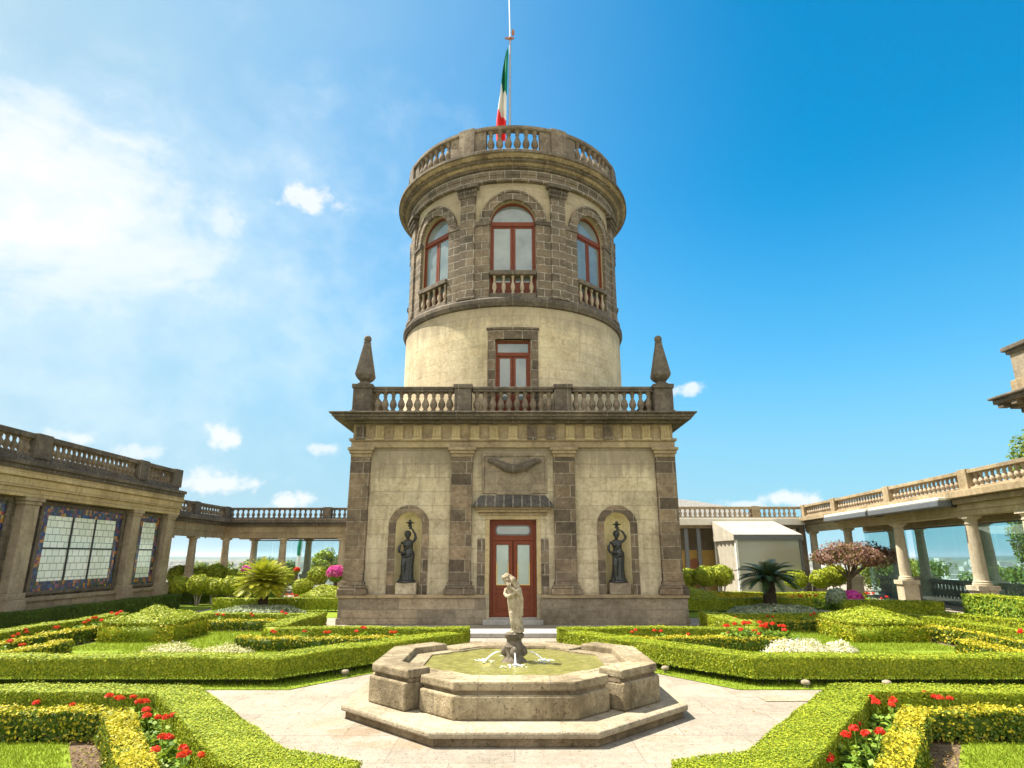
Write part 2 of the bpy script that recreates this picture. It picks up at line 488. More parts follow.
m, t, bs, out = new_mat('basin_water')
geo = t.add('ShaderNodeNewGeometry')
n = t.noise(geo.outputs['Position'], 6.0, 5, .6, .6)
n_f = t.noise(geo.outputs['Position'], 30.0, 4, .6, 1.0)
t.l.new(t.ramp(n, ((.3, (.15, .15, .035)), (.55, (.22, .21, .06)), (.75, (.30, .28, .10)))), bs.inputs['Base Color'])
bs.inputs['Roughness'].default_value = .05
bs.inputs['Specular IOR Level'].default_value = .9
bump(t, bs, t.math('ADD', n, t.math('MULTIPLY', n_f, .5)), .35, .03)

m, t, bs, out = new_mat('foam')
bs.inputs['Base Color'].default_value = (.85, .88, .86, 1)
bs.inputs['Roughness'].default_value = .25
tr = t.add('ShaderNodeBsdfTransparent')
mx = t.add('ShaderNodeMixShader')
geo = t.add('ShaderNodeNewGeometry')
t.l.new(t.maprange(t.noise(geo.outputs['Position'], 60, 3), .35, .6, .25, .95), mx.inputs[0])
t.l.new(tr.outputs[0], mx.inputs[1]); t.l.new(bs.outputs[0], mx.inputs[2])
t.l.new(mx.outputs[0], out.inputs[0])


# ------------------------------------------------------------------ mesh helpers
class MB:
    """collects polygons; UVs are box-projected in metres, or unrolled round an axis when cyl is given"""
    def __init__(self):
        self.v = []
        self.f = []
        self.mi = []

    def add(self, vs, fs, mi=0):
        b = len(self.v)
        self.v.extend(vs)
        for f in fs:
            self.f.append(tuple(i + b for i in f))
            self.mi.append(mi)

    def quad(self, a, b, c, d, mi=0):
        self.add([a, b, c, d], [(0, 1, 2, 3)], mi)

    def box(self, x0, x1, y0, y1, z0, z1, mi=0):
        if x0 > x1: x0, x1 = x1, x0
        if y0 > y1: y0, y1 = y1, y0
        v = [(x0, y0, z0), (x1, y0, z0), (x1, y1, z0), (x0, y1, z0), (x0, y0, z1), (x1, y0, z1), (x1, y1, z1), (x0, y1, z1)]
        self.add(v, [(0, 3, 2, 1), (4, 5, 6, 7), (0, 1, 5, 4), (1, 2, 6, 5), (2, 3, 7, 6), (3, 0, 4, 7)], mi)

    def ubox(self, u0, u1, y0, y1, z0, z1, du, mi=0):
        """box divided along its first axis so that it can be bent"""
        n = max(1, int(math.ceil((u1 - u0) / du)))
        vs, fs = [], []
        for i in range(n + 1):
            u = u0 + (u1 - u0) * i / n
            vs += [(u, y0, z0), (u, y1, z0), (u, y1, z1), (u, y0, z1)]
        for i in range(n):
            a, b = 4 * i, 4 * i + 4
            fs += [(a + 3, a, b, b + 3), (a, a + 1, b + 1, b), (a + 1, a + 2, b + 2, b + 1), (a + 2, a + 3, b + 3, b + 2)]
        fs += [(0, 3, 2, 1), (4 * n, 4 * n + 1, 4 * n + 2, 4 * n + 3)]
        self.add(vs, fs, mi)

    def prism(self, poly, z0, z1, mi=0, mi_top=None):
        n = len(poly)
        vs = [(x, y, z0) for x, y in poly] + [(x, y, z1) for x, y in poly]
        a = sum(poly[i][0] * poly[(i + 1) % n][1] - poly[(i + 1) % n][0] * poly[i][1] for i in range(n))
        idx = list(range(n)) if a > 0 else list(range(n))[::-1]
        self.add(vs, [tuple(n + i for i in idx)], mi if mi_top is None else mi_top)
        b = len(self.v) - 2 * n
        self.f.append(tuple(b + i for i in idx[::-1])); self.mi.append(mi)
        for k in range(n):
            i, j = idx[k], idx[(k + 1) % n]
            self.f.append((b + i, b + j, b + n + j, b + n + i)); self.mi.append(mi)

    def profile_x(self, prof, x0, x1, mi=0):
        """extrude a (y, z) outline along x"""
        n = len(prof)
        vs = [(x0, y, z) for y, z in prof] + [(x1, y, z) for y, z in prof]
        self.add(vs, [tuple(range(n)), tuple(range(2 * n - 1, n - 1, -1))] + [(i, n + i, n + (i + 1) % n, (i + 1) % n) for i in range(n)], mi)

    def lathe(self, prof, c=(0, 0), seg=16, a0=0.0, a1=2 * PI, mi=0, cap=True):
        full = abs(a1 - a0 - 2 * PI) < 1e-6
        n = seg if full else seg + 1
        vs, fs = [], []
        for r, z in prof:
            for i in range(n):
                a = a0 + (a1 - a0) * i / seg
                vs.append((c[0] + r * math.sin(a), c[1] - r * math.cos(a), z))
        for k in range(len(prof) - 1):
            for i in range(seg):
                j = (i + 1) % n
                fs.append((k * n + i, k * n + j, (k + 1) * n + j, (k + 1) * n + i))
        if cap and full:
            fs.append(tuple(range(n))[::-1])
            fs.append(tuple((len(prof) - 1) * n + i for i in range(n)))
        self.add(vs, fs, mi)

    def tube(self, pts, radii, seg=8, mi=0):
        pts = [Vector(p) for p in pts]
        if not hasattr(radii, '__len__'):
            radii = [radii] * len(pts)
        vs, fs = [], []
        ref = Vector((0.13, 0.37, 0.92)).normalized()
        for k, p in enumerate(pts):
            d = (pts[min(k + 1, len(pts) - 1)] - pts[max(k - 1, 0)]).normalized()
            if abs(d.dot(ref)) > .95:
                ref = Vector((1, 0, 0))
            s = d.cross(ref).normalized(); u = s.cross(d)
            for i in range(seg):
                a = 2 * PI * i / seg
                vs.append(tuple(p + (s * math.cos(a) + u * math.sin(a)) * radii[k]))
        for k in range(len(pts) - 1):
            for i in range(seg):
                j = (i + 1) % seg
                fs.append((k * seg + i, k * seg + j, (k + 1) * seg + j, (k + 1) * seg + i))
        fs.append(tuple(range(seg))[::-1]); fs.append(tuple((len(pts) - 1) * seg + i for i in range(seg)))
        self.add(vs, fs, mi)

    def ball(self, c, r, seg=12, rings=8, mi=0):
        if not hasattr(r, '__len__'):
            r = (r, r, r)
        vs, fs = [], []
        for k in range(rings + 1):
            ph = PI * k / rings
            for i in range(seg):
                a = 2 * PI * i / seg
                vs.append((c[0] + r[0] * math.sin(ph) * math.cos(a), c[1] + r[1] * math.sin(ph) * math.sin(a), c[2] - r[2] * math.cos(ph)))
        for k in range(rings):
            for i in range(seg):
                j = (i + 1) % seg
                fs.append((k * seg + i, k * seg + j, (k + 1) * seg + j, (k + 1) * seg + i))
        self.add(vs, fs, mi)

    # openings: local frame u (right), y (into the wall), z (up)
    def arch_wall(self, u0, u1, z0, z1, uc, hw, zb, zs, depth, du=10, mi=0, n=16, arch=True):
        def strip(a, b, za, zc):
            k = max(1, int(math.ceil((b - a) / du)))
            for i in range(k):
                p, q = a + (b - a) * i / k, a + (b - a) * (i + 1) / k
                self.quad((p, 0, za), (q, 0, za), (q, 0, zc), (p, 0, zc), mi)
        if uc - hw > u0: strip(u0, uc - hw, z0, z1)
        if u1 > uc + hw: strip(uc + hw, u1, z0, z1)
        if zb > z0: strip(uc - hw, uc + hw, z0, zb)
        if arch:
            cv = [(uc - hw * math.cos(PI * i / n), zs + hw * math.sin(PI * i / n)) for i in range(n + 1)]
        else:
            cv = [(uc - hw + 2 * hw * i / n, zs) for i in range(n + 1)]
        for (a, za), (b, zb2) in zip(cv, cv[1:]):
            self.quad((a, 0, za), (b, 0, zb2), (b, 0, z1), (a, 0, z1), mi)
        path = [(uc - hw, zb)] + cv + [(uc + hw, zb)]
        for (a, za), (b, zb2) in zip(path, path[1:] + path[:1]):
            self.quad((b, 0, zb2), (a, 0, za), (a, depth, za), (b, depth, zb2), mi)

    def arch_band(self, uc, hw, t, zb, zs, y0, y1, n=16, mi=0, legs=True):
        inn = [(uc - hw * math.cos(PI * i / n), zs + hw * math.sin(PI * i / n)) for i in range(n + 1)]
        ou = [(uc - (hw + t) * math.cos(PI * i / n), zs + (hw + t) * math.sin(PI * i / n)) for i in range(n + 1)]
        if legs:
            inn = [(uc - hw, zb)] + inn + [(uc + hw, zb)]
            ou = [(uc - hw - t, zb)] + ou + [(uc + hw + t, zb)]
        for k in range(len(inn) - 1):
            a, b, c, d = inn[k], inn[k + 1], ou[k + 1], ou[k]
            self.quad((a[0], y0, a[1]), (b[0], y0, b[1]), (c[0], y0, c[1]), (d[0], y0, d[1]), mi)
            self.quad((d[0], y0, d[1]), (c[0], y0, c[1]), (c[0], y1, c[1]), (d[0], y1, d[1]), mi)
            self.quad((b[0], y0, b[1]), (a[0], y0, a[1]), (a[0], y1, a[1]), (b[0], y1, b[1]), mi)
        for k in (0, len(inn) - 1):
            a, d = inn[k], ou[k]
            self.quad((a[0], y0, a[1]), (d[0], y0, d[1]), (d[0], y1, d[1]), (a[0], y1, a[1]), mi)

    def arch_fill(self, uc, hw, zb, zs, y, n=16, mi=0):
        pts = [(uc - hw, y, zb)] + [(uc - hw * math.cos(PI * i / n), y, zs + hw * math.sin(PI * i / n)) for i in range(n + 1)] + [(uc + hw, y, zb)]
        self.add(pts, [tuple(range(len(pts)))[::-1]], mi)

    def warp(self, fn):
        self.v = [tuple(fn(*p)) for p in self.v]
        return self

    def mesh(self, name, mats, cyl=None, smooth=None):
        me = bpy.data.meshes.new(name)
        me.from_pydata(self.v, [], self.f)
        for m in mats:
            me.materials.append(MATS[m])
        me.polygons.foreach_set('material_index', self.mi)
        uvl = me.uv_layers.new(name='UVMap')
        nl = len(me.loops)
        li = np.empty(nl, np.int32); me.loops.foreach_get('vertex_index', li)
        co = np.array(self.v, float).reshape(-1, 3)[li]
        ls = np.empty(len(me.polygons), np.int32); me.polygons.foreach_get('loop_start', ls)
        lt = np.empty(len(me.polygons), np.int32); me.polygons.foreach_get('loop_total', lt)
        no = np.empty(len(me.polygons) * 3); me.polygons.foreach_get('normal', no)
        no = np.abs(no.reshape(-1, 3))
        pn = np.repeat(no, lt, axis=0)
        uv = np.empty((nl, 2))
        top = (pn[:, 2] > pn[:, 0]) & (pn[:, 2] > pn[:, 1])
        sx = (~top) & (pn[:, 0] > pn[:, 1])
        uv[:, 0] = co[:, 0]; uv[:, 1] = co[:, 2]
        uv[sx, 0] = co[sx, 1]
        uv[top, 1] = co[top, 1]
        if cyl:
            th = np.arctan2(co[:, 0] - cyl[0], -(co[:, 1] - cyl[1]))
            uv[:, 0] = th * cyl[2]; uv[:, 1] = co[:, 2]
        uvl.data.foreach_set('uv', uv.ravel())
        if smooth is not None:
            for p in me.polygons: p.use_smooth = True
            me.set_sharp_from_angle(angle=rad(smooth))
        me.validate()
        return me


ORG = {}


def tag(o, label=None, cat=None, group=None, kind=None):
    if label: o['label'] = label
    if cat: o['category'] = cat
    if group: o['group'] = group
    if kind: o['kind'] = kind
    return o


def thing(name, label, cat, loc=(0, 0, 0), group=None, rz=0.0):
    o = bpy.data.objects.new(name, None)
    o.empty_display_size = .2
    COL.objects.link(o)
    o.location = loc
    o.rotation_euler = (0, 0, rz)
    ORG[o.name] = Vector(loc) if rz == 0 else Vector((0, 0, 0))
    return tag(o, label, cat, group)


def obj(name, mb, mats, parent=None, cyl=None, smooth=None, bevel=0.0, label=None):
    """link one mesh; vertices are in world coordinates (local ones under a turned parent)"""
    if isinstance(mats, str): mats = [mats]
    me = mb.mesh(name, mats, cyl, smooth) if isinstance(mb, MB) else mb
    o = bpy.data.objects.new(name, me)
    COL.objects.link(o)
    if parent is not None:
        o.parent = parent
        off = ORG[parent.name]
        ORG[o.name] = off
        if isinstance(mb, MB) and off.length > 0:
            me.transform(Matrix.Translation(-off))
    else:
        ORG[o.name] = Vector((0, 0, 0))
    if bevel:
        b = o.modifiers.new('bevel', 'BEVEL')
        b.width = bevel; b.segments = 2; b.limit_method = 'ANGLE'; b.angle_limit = rad(40)
    if label: o['label'] = label
    return o


def inst(name, me, parent, loc, rz=0.0, s=1.0):
    """a copy that shares its mesh, placed under its parent"""
    o = bpy.data.objects.new(name, me)
    COL.objects.link(o)
    o.location = Vector(loc) - (ORG[parent.name] if parent is not None else Vector((0, 0, 0)))
    o.rotation_euler = (0, 0, rz)
    if not hasattr(s, '__len__'): s = (s, s, s)
    o.scale = s
    if parent is not None: o.parent = parent
    ORG[o.name] = Vector(loc)
    return o


def np_mesh(name, V, Q, mats, mi=None, smooth=False):
    """mesh from an (n,3) array and an (m,4) quad array"""
    me = bpy.data.meshes.new(name)
    V = np.ascontiguousarray(V, np.float32); Q = np.ascontiguousarray(Q, np.int32)
    me.vertices.add(len(V)); me.vertices.foreach_set('co', V.ravel())
    me.loops.add(Q.size); me.loops.foreach_set('vertex_index', Q.ravel())
    me.polygons.add(len(Q))
    me.polygons.foreach_set('loop_start', np.arange(0, Q.size, 4, dtype=np.int32))
    for m in mats: me.materials.append(MATS[m])
    if mi is not None: me.polygons.foreach_set('material_index', np.ascontiguousarray(mi, np.int32))
    me.update(calc_edges=True)
    return me


def leaf_quads(P, N, size, asp=0.55, flop=0.8, vary=0.35):
    """one folded-free rhombic leaf at each point, turned about its normal"""
    n = len(P)
    N = N + rng.normal(0, flop, (n, 3)) * .6
    N /= np.linalg.norm(N, axis=1)[:, None] + 1e-9
    R = rng.normal(0, 1, (n, 3))
    T = np.cross(N, R); T /= np.linalg.norm(T, axis=1)[:, None] + 1e-9
    B = np.cross(N, T)
    s = size * (1 + rng.uniform(-vary, vary, n))[:, None]
    V = np.stack([P - T * s, P - B * s * asp + T * s * .1, P + T * s, P + B * s * asp + T * s * .1], 1).reshape(-1, 3)
    Q = np.arange(4 * n).reshape(n, 4)
    return V, Q


def merge(parts):
    Vs, Qs, Ms, b = [], [], [], 0
    for V, Q, m in parts:
        Vs.append(V); Qs.append(Q + b); Ms.append(np.full(len(Q), m)); b += len(V)
    return np.concatenate(Vs), np.concatenate(Qs), np.concatenate(Ms)


def foliage_obj(name, parts, mats, parent=None):
    V, Q, M = merge(parts)
    if parent is not None:
        V = V - np.array(ORG[parent.name])
    me = np_mesh(name, V, Q, mats, M)
    o = bpy.data.objects.new(name, me)
    COL.objects.link(o)
    if parent is not None:
        o.parent = parent
        ORG[o.name] = ORG[parent.name]
    else:
        ORG[o.name] = Vector((0, 0, 0))
    return o


# ------------------------------------------------------------------ terrain, paving and lawns
def sheet(name, poly, z, mat, label=None):
    mb = MB()
    mb.add([(x, y, z) for x, y in poly], [tuple(range(len(poly)))])
    me = mb.mesh(name, [mat])
    if me.polygons[0].normal.z < 0:
        me.flip_normals()
    o = obj(name, me, [])
    return tag(o, label, None, None, 'structure')


mb = MB()
mb.prism([(-27, -14), (27, -14), (27, 46), (-27, 46)], -46, 0)
tag(obj('paved_terrace', mb, 'paving'), 'pale stone paved terrace round the fountain', None, None, 'structure')
sheet('plain', [(-45000, -45000), (45000, -45000), (45000, 45000), (-45000, 45000)], -45, 'plain')
# far hills: a ridge ring behind the city
V, Q = [], []
na = 240
for k, (rr, amp) in enumerate(((9000, 0), (11500, 1), (15000, 1.5), (19000, 0))):
    for i in range(na):
        a = -PI * .62 + PI * 1.24 * i / (na - 1)
        hgt = amp * (25 + 30 * math.sin(a * 5.1 + 1) + 25 * math.sin(a * 11.7) + 12 * math.sin(a * 27 + 2) + 6 * math.sin(a * 61))
        V.append((rr * math.sin(a), rr * math.cos(a), -48 + max(hgt, 10 * amp)))
for k in range(3):
    for i in range(na - 1):
        Q.append((k * na + i, k * na + i + 1, (k + 1) * na + i + 1, (k + 1) * na + i))
o = bpy.data.objects.new('hills', np_mesh('hills', np.array(V), np.array(Q), ['far_hill']))
COL.objects.link(o); tag(o, None, None, None, 'structure')
# the far city, one mass at this distance
mb = MB()
for i in range(900):
    a = rng.uniform(-.85, .85); d = rng.uniform(900, 5200)
    x, y = d * math.sin(a), d * math.cos(a)
    w = rng.uniform(8, 26); hh = rng.uniform(5, 20) if rng.random() < .93 else rng.uniform(22, 30 + d * .008)
    mb.box(x - w, x + w, y - w * .6, y + w * .6, -45, -45 + hh)
tag(obj('city_blocks', mb, 'city_wall'), 'pale far-off city spread over the plain', 'city', None, 'stuff')


def mir(poly, s):
    return [(x * s, y) for x, y in poly]


MID_BED = [(-10.9, 9.98), (-3.30, 9.98), (-2.45, 11.2), (-.72, 13.6), (-.72, 15.3), (-4.85, 15.3), (-4.85, 18.7), (-10.9, 18.7)]
FRONT_BED = [(-12, 8.40), (-3.62, 8.40), (-1.60, 5.72), (-.95, 5.45), (-.95, 1), (-12, 1)]
for s, side in ((-1, 'right'), (1, 'left')):
    sheet('soil_bed', mir(MID_BED, s), .004, 'soil')
    sheet('soil_bed', mir(FRONT_BED, s), .004, 'soil')
    sheet('lawn', mir([(-9.5, 9.98), (-3.30, 9.98), (-2.45, 11.2), (-1.3, 12.9), (-1.6, 13.8), (-5.7, 13.8), (-5.7, 17.2), (-9.5, 17.2)], s), .008, 'lawn_base')
    sheet('lawn', mir([(-12, 7.25), (-4.74, 7.36), (-2.72, 4.6), (-3.0, 1), (-12, 1)], s), .008, 'lawn_base')
    sheet('lawn', mir([(-10.9, 20.9), (-5.4, 20.9), (-5.4, 26.5), (-10.9, 26.5)], s), .008, 'lawn_base')
    sheet('lawn', mir([(-13.3, 19), (-11.3, 19), (-11.3, 31), (-13.3, 31)], s), .012, 'lawn_base')
    # grass blades, too many to count
    pts = []
    for (x0, x1, y0, y1, n, sz, cond) in ((-7.6, -3.0, 5.4, 7.25, 26000, .028, lambda x, y: x < -4.74 + (7.30 - y) * .72 + .05 * np.sin(y * 23)),
                                          (-8.0, -2.4, 9.98, 14.0, 16000, .035, lambda x, y: (x < -3.3 + (y - 9.98) * .70)),
                                          (-9.4, -5.6, 13.8, 17.2, 11000, .04, lambda x, y: x > -9.5 + 0 * y)):
        x = rng.uniform(x0, x1, n); y = rng.uniform(y0, y1, n)
        k = cond(x, y)
        x, y = x[k] * s, y[k]
        a = rng.uniform(0, 2 * PI, len(x)); h = sz * rng.uniform(.6, 1.3, len(x)); w = h * .16
        lx, ly = rng.normal(0, .5, len(x)) * h, rng.normal(0, .5, len(x)) * h
        dx, dy = np.cos(a) * w, np.sin(a) * w
        z0 = np.full(len(x), .007)
        V = np.stack([np.stack([x - dx, y - dy, z0], 1), np.stack([x + dx, y + dy, z0], 1),
                      np.stack([x + lx + dx * .3, y + ly + dy * .3, z0 + h], 1), np.stack([x + lx - dx * .3, y + ly - dy * .3, z0 + h], 1)], 1).reshape(-1, 3)
        pts.append((V, np.arange(len(V)).reshape(-1, 4), 0))
    tag(foliage_obj('grass', pts, ['grass_blade']), 'mown yellow-green lawn grass in the %s parterre' % side, 'grass', None, 'stuff')
mb = MB(); mb.box(3.40, 4.05, 9.22, 9.52, .001, .010)
tag(obj('paving_slab', mb, 'fountain_step'), None, None, None, 'structure')
mb = MB(); mb.box(-3.2, 3.2, 15.95, 16.9, 0, .11)
tag(obj('path_step', mb, 'grey_step', bevel=.01), None, None, None, 'structure')

# ------------------------------------------------------------------ the tower building
ZF = 18.94            # front plane
TC = 23.9             # tower axis
B = thing('tower_building', 'round domeless stone tower rising from a square pavilion with red doors', 'tower building', (0, TC, 0))
HWALL = 4.9
YW = ZF + .16         # wall face
YB = TC + (TC - YW)   # rear wall face

# plinth
mb = MB()
for (x0, x1) in ((-5.08, -.80), (.80, 5.08)):
    mb.box(x0, x1, ZF - .02, ZF + .6, 0, .17)
    mb.box(x0 + (.03 if x0 < -2 else 0), x1 - (.03 if x1 > 2 else 0), ZF + .01, ZF + .6, .17, .72)
for s in (-1, 1):
    mb.box(s * 4.55, s * 5.08, ZF + .6, YB + .2, 0, .17)
    mb.box(s * 4.55, s * 5.05, ZF + .6, YB + .17, .17, .72)
mb.box(-4.55, 4.55, YB - .3, YB + .17, 0, .72)
obj('plinth', mb, 'plinth_stone', B, bevel=.012)
mb = MB()
for (x0, x1) in ((-5.1, -.82), (.82, 5.1)):
    mb.box(x0, x1, ZF - .05, ZF + .35, .72, .81)
for s in (-1, 1):
    mb.box(s * 4.6, s * 5.1, ZF + .35, YB + .2, .72, .81)
obj('plinth_course', mb, 'tan_stone', B, bevel=.015)

# front wall panels: two with a niche, one with the door
for s in (-1, 1):
    mb = MB()
    mb.arch_wall(min(s * 1.25, s * 4.5), max(s * 1.25, s * 4.5), .81, 5.12, s * 3.12, .39, .815, 2.77, .001, n=20)
    mb.warp(lambda x, y, z: (x, YW + y, z))
    obj('wall', mb, 'plaster', B)
    nb = MB()
    n1, n2 = 20, 8
    uc, hw = s * 3.12, .39
    for i in range(n1):
        a, b2 = PI * i / n1, PI * (i + 1) / n1
        p = lambda ph, ps, z: (uc - hw * math.cos(ph) * math.cos(ps), YW + hw * 1.1 * math.sin(ph) * math.cos(ps), z + hw * math.sin(ps))
        nb.quad(p(a, 0, .80), p(b2, 0, .80), p(b2, 0, 2.77), p(a, 0, 2.77))
        for k in range(n2):
            c0, c1 = PI / 2 * k / n2, PI / 2 * (k + 1) / n2
            nb.quad(p(a, c0, 2.77), p(b2, c0, 2.77), p(b2, c1, 2.77), p(a, c1, 2.77))
    nb.add([(uc - hw * math.cos(PI * i / n1), YW + hw * 1.1 * math.sin(PI * i / n1), .805) for i in range(n1 + 1)], [tuple(range(n1 + 1))])
    ni = obj('niche', nb, 'niche_plaster', B, smooth=40)
    sb = MB(); sb.arch_band(uc, .39, .21, .81, 2.77, YW - .035, YW + .02, n=20)
    obj('surround', sb, 'pilaster_blocks', ni)
mb = MB()
mb.arch_wall(-1.25, 1.25, .0, 5.12, 0, .70, .0, 2.95, .3, arch=False)
mb.warp(lambda x, y, z: (x, YW + y, z))
obj('wall', mb, 'plaster', B)
mb = MB()
for s in (-1, 1):
    mb.box(s * 4.5, s * HWALL, YW, YW + .3, .81, 5.12)
    mb.box(s * (HWALL - .3), s * HWALL, YW + .3, YB - .3, .81, 5.12)
mb.box(-HWALL, HWALL, YB - .3, YB, .81, 5.12)
obj('wall', mb, 'plaster', B)
# pilasters
for x0, x1 in ((-4.96, -4.37), (-1.88, -1.24), (1.24, 1.88), (4.37, 4.96)):
    c = (x0 + x1) / 2; h = (x1 - x0) / 2
    mb = MB()
    mb.box(x0, x1, ZF + .02, YW + .01, 1.18, 4.82)
    p = obj('pilaster', mb, 'pilaster_blocks', B, bevel=.012)
    mb = MB()
    mb.box(c - h - .13, c + h + .13, ZF - .09, YW + .01, .812, .98)
    mb.box(c - h - .09, c + h + .09, ZF - .06, YW + .01, .98, 1.06)
    mb.box(c - h - .04, c + h + .04, ZF - .02, YW + .01, 1.06, 1.18)
    obj('base', mb, 'pilaster_blocks', p, bevel=.02)
    mb = MB()
    mb.box(c - h - .02, c + h + .02, ZF, YW + .01, 4.82, 4.92)
    mb.box(c - h - .06, c + h + .06, ZF - .045, YW + .01, 4.92, 5.02)
    mb.box(c - h - .11, c + h + .11, ZF - .085, YW + .01, 5.02, 5.115)
    obj('capital', mb, 'tan_stone', p, bevel=.02)
# side pilasters (seen from a step aside)
for s in (-1, 1):
    for yc in (ZF + .38, TC, YB - .32):
        mb = MB(); mb.box(s * HWALL, s * (HWALL + .09), yc - .3, yc + .3, .82, 5.115)
        obj('pilaster', mb, 'pilaster_blocks', B, bevel=.012)


def ring_box(mb, o, z0, z1, mi=0, inner=.6):
    """square ring following the building outline, pushed out by o"""
    x1 = HWALL + o; y0 = YW - o; y1 = YB + o
    i = inner
    mb.box(-x1, x1, y0, y0 + i, z0, z1, mi)
    mb.box(-x1, x1, y1 - i, y1, z0, z1, mi)
    mb.box(-x1, -x1 + i, y0 + i, y1 - i, z0, z1, mi)
    mb.box(x1 - i, x1, y0 + i, y1 - i, z0, z1, mi)


mb = MB()
ring_box(mb, .10, 5.12, 5.32); ring_box(mb, .16, 5.32, 5.40)
obj('architrave', mb, 'tan_stone', B, bevel=.012)
mb = MB(); ring_box(mb, .06, 5.40, 5.86)
obj('frieze', mb, 'tan_stone', B)
for i in range(17):
    x = -4.72 + 9.44 * i / 16
    mb = MB()
    mb.box(x - .135, x + .135, YW - .13, YW - .05, 5.41, 5.80)
    for d in (-.085, 0, .085):
        mb.box(x + d - .022, x + d + .022, YW - .15, YW - .12, 5.45, 5.78)
    mb.box(x - .15, x + .15, YW - .18, YW - .05, 5.35, 5.41)
    dark = i in (0, 4, 8, 9, 10, 13)
    o = obj('triglyph', mb, 'dark_blocks' if i in (0, 9, 10, 13) else 'frieze_stone', B)  # light on the blocks put into their stone: yellow lit, dark unlit
mb = MB()
ring_box(mb, .30, 5.86, 5.93); ring_box(mb, .56, 5.93, 6.00, inner=.9); ring_box(mb, .62, 6.00, 6.09, inner=.95); ring_box(mb, .70, 6.09, 6.14, inner=1.0)
obj('cornice', mb, 'weathered', B, bevel=.02)
mb = MB(); mb.box(-4.6, 4.6, YW + .2, YB - .2, 6.0, 6.10)
obj('roof', mb, 'plinth_stone', B)

# roof balustrade with obelisks
prof = [(.075, 0), (.075, .05), (.045, .07), (.05, .10), (.085, .18), (.092, .24), (.07, .33), (.042, .41), (.036, .46), (.055, .49), (.04, .51), (.05, .55), (.07, .57), (.07, .62)]
mbb = MB(); mbb.lathe(prof, seg=12)
BALUSTER = mbb.mesh('baluster', ['baluster_stone'], smooth=50)
PALEBAL = mbb.mesh('pale_baluster', ['pale_baluster'], smooth=50)
bz0, bz1 = 6.14, 7.14
YR = ZF + .28
XR = 4.73
bal = MB()
for a, b2 in ((-4.45, -1.88), (-1.28, 1.28), (1.88, 4.45)):
    bal.box(a, b2, YR - .14, YR + .14, bz0, bz0 + .14)
    bal.box(a, b2, YR - .15, YR + .15, bz0 + .78, bz0 + .86)
    bal.box(a, b2, YR - .18, YR + .18, bz0 + .86, bz0 + .94)
for s in (-1, 1):
    for a, b2 in ((YR + .3, TC - .3), (TC + .3, YB - .6)):
        bal.box(s * XR - .14, s * XR + .14, a, b2, bz0, bz0 + .14)
        bal.box(s * XR - .17, s * XR + .17, a, b2, bz0 + .78, bz0 + .94)
balu = obj('balustrade', bal, 'weathered', B, bevel=.012)
for c, w in ((-4.75, .30), (-1.58, .275), (1.58, .275), (4.75, .30)):
    mb = MB()
    mb.box(c - w - .03, c + w + .03, YR - w - .03, YR + w + .03, bz0, bz0 + .15)
    mb.box(c - w + .01, c + w - .01, YR - w + .01, YR + w - .01, bz0 + .15, bz0 + .86)
    mb.box(c - w - .03, c + w + .03, YR - w - .03, YR + w + .03, bz0 + .86, bz1 - .0)
    obj('pedestal', mb, 'weathered', balu, bevel=.02)
for s in (-1, 1):
    for yc in (TC, YB - .32):
        mb = MB(); mb.box(s * XR - .3, s * XR + .3, yc - .3, yc + .3, bz0, bz1)
        obj('pedestal', mb, 'weathered', balu, bevel=.02)
for a, b2, n in ((-4.45, -1.88, 10), (-1.28, 1.28, 10), (1.88, 4.45, 10)):
    for i in range(n):
        inst('baluster', BALUSTER, balu, (a + (b2 - a) * (i + .5) / n, YR, bz0 + .145), s=(1.28, 1.28, 1.03))
sb = MB()
for s in (-1, 1):
    for a, b2 in ((YR + .3, TC - .3), (TC + .3, YB - .6)):
        for i in range(14):
            sb.lathe([(r * 1.1, z * 1.03 + bz0 + .145) for r, z in prof], (s * XR, a + (b2 - a) * (i + .5) / 14), 8)
tag(obj('baluster', sb, 'baluster_stone', balu, smooth=50), None, None, None, 'stuff')
for s in (-1, 1):
    mb = MB()
    x = s * 4.75
    def sq(h, z): return [(x - h, YR - h, z), (x + h, YR - h, z), (x + h, YR + h, z), (x - h, YR + h, z)]
    lv = [(.19, 7.14), (.19, 7.20), (.13, 7.24), (.14, 7.28), (.22, 7.36), (.275, 7.47), (.27, 7.53), (.095, 8.58), (.115, 8.60), (.09, 8.63)]
    vs = []
    for h, z in lv: vs += sq(h, z)
    fs = [(4 * k + i, 4 * k + (i + 1) % 4, 4 * k + 4 + (i + 1) % 4, 4 * k + 4 + i) for k in range(len(lv) - 1) for i in range(4)]
    fs.append(tuple(4 * (len(lv) - 1) + i for i in range(4)))
    mb.add(vs, fs)
    mb.ball((x, YR, 8.73), .125, 14, 10)
    obj('obelisk_finial', mb, 'weathered', B, bevel=.015)

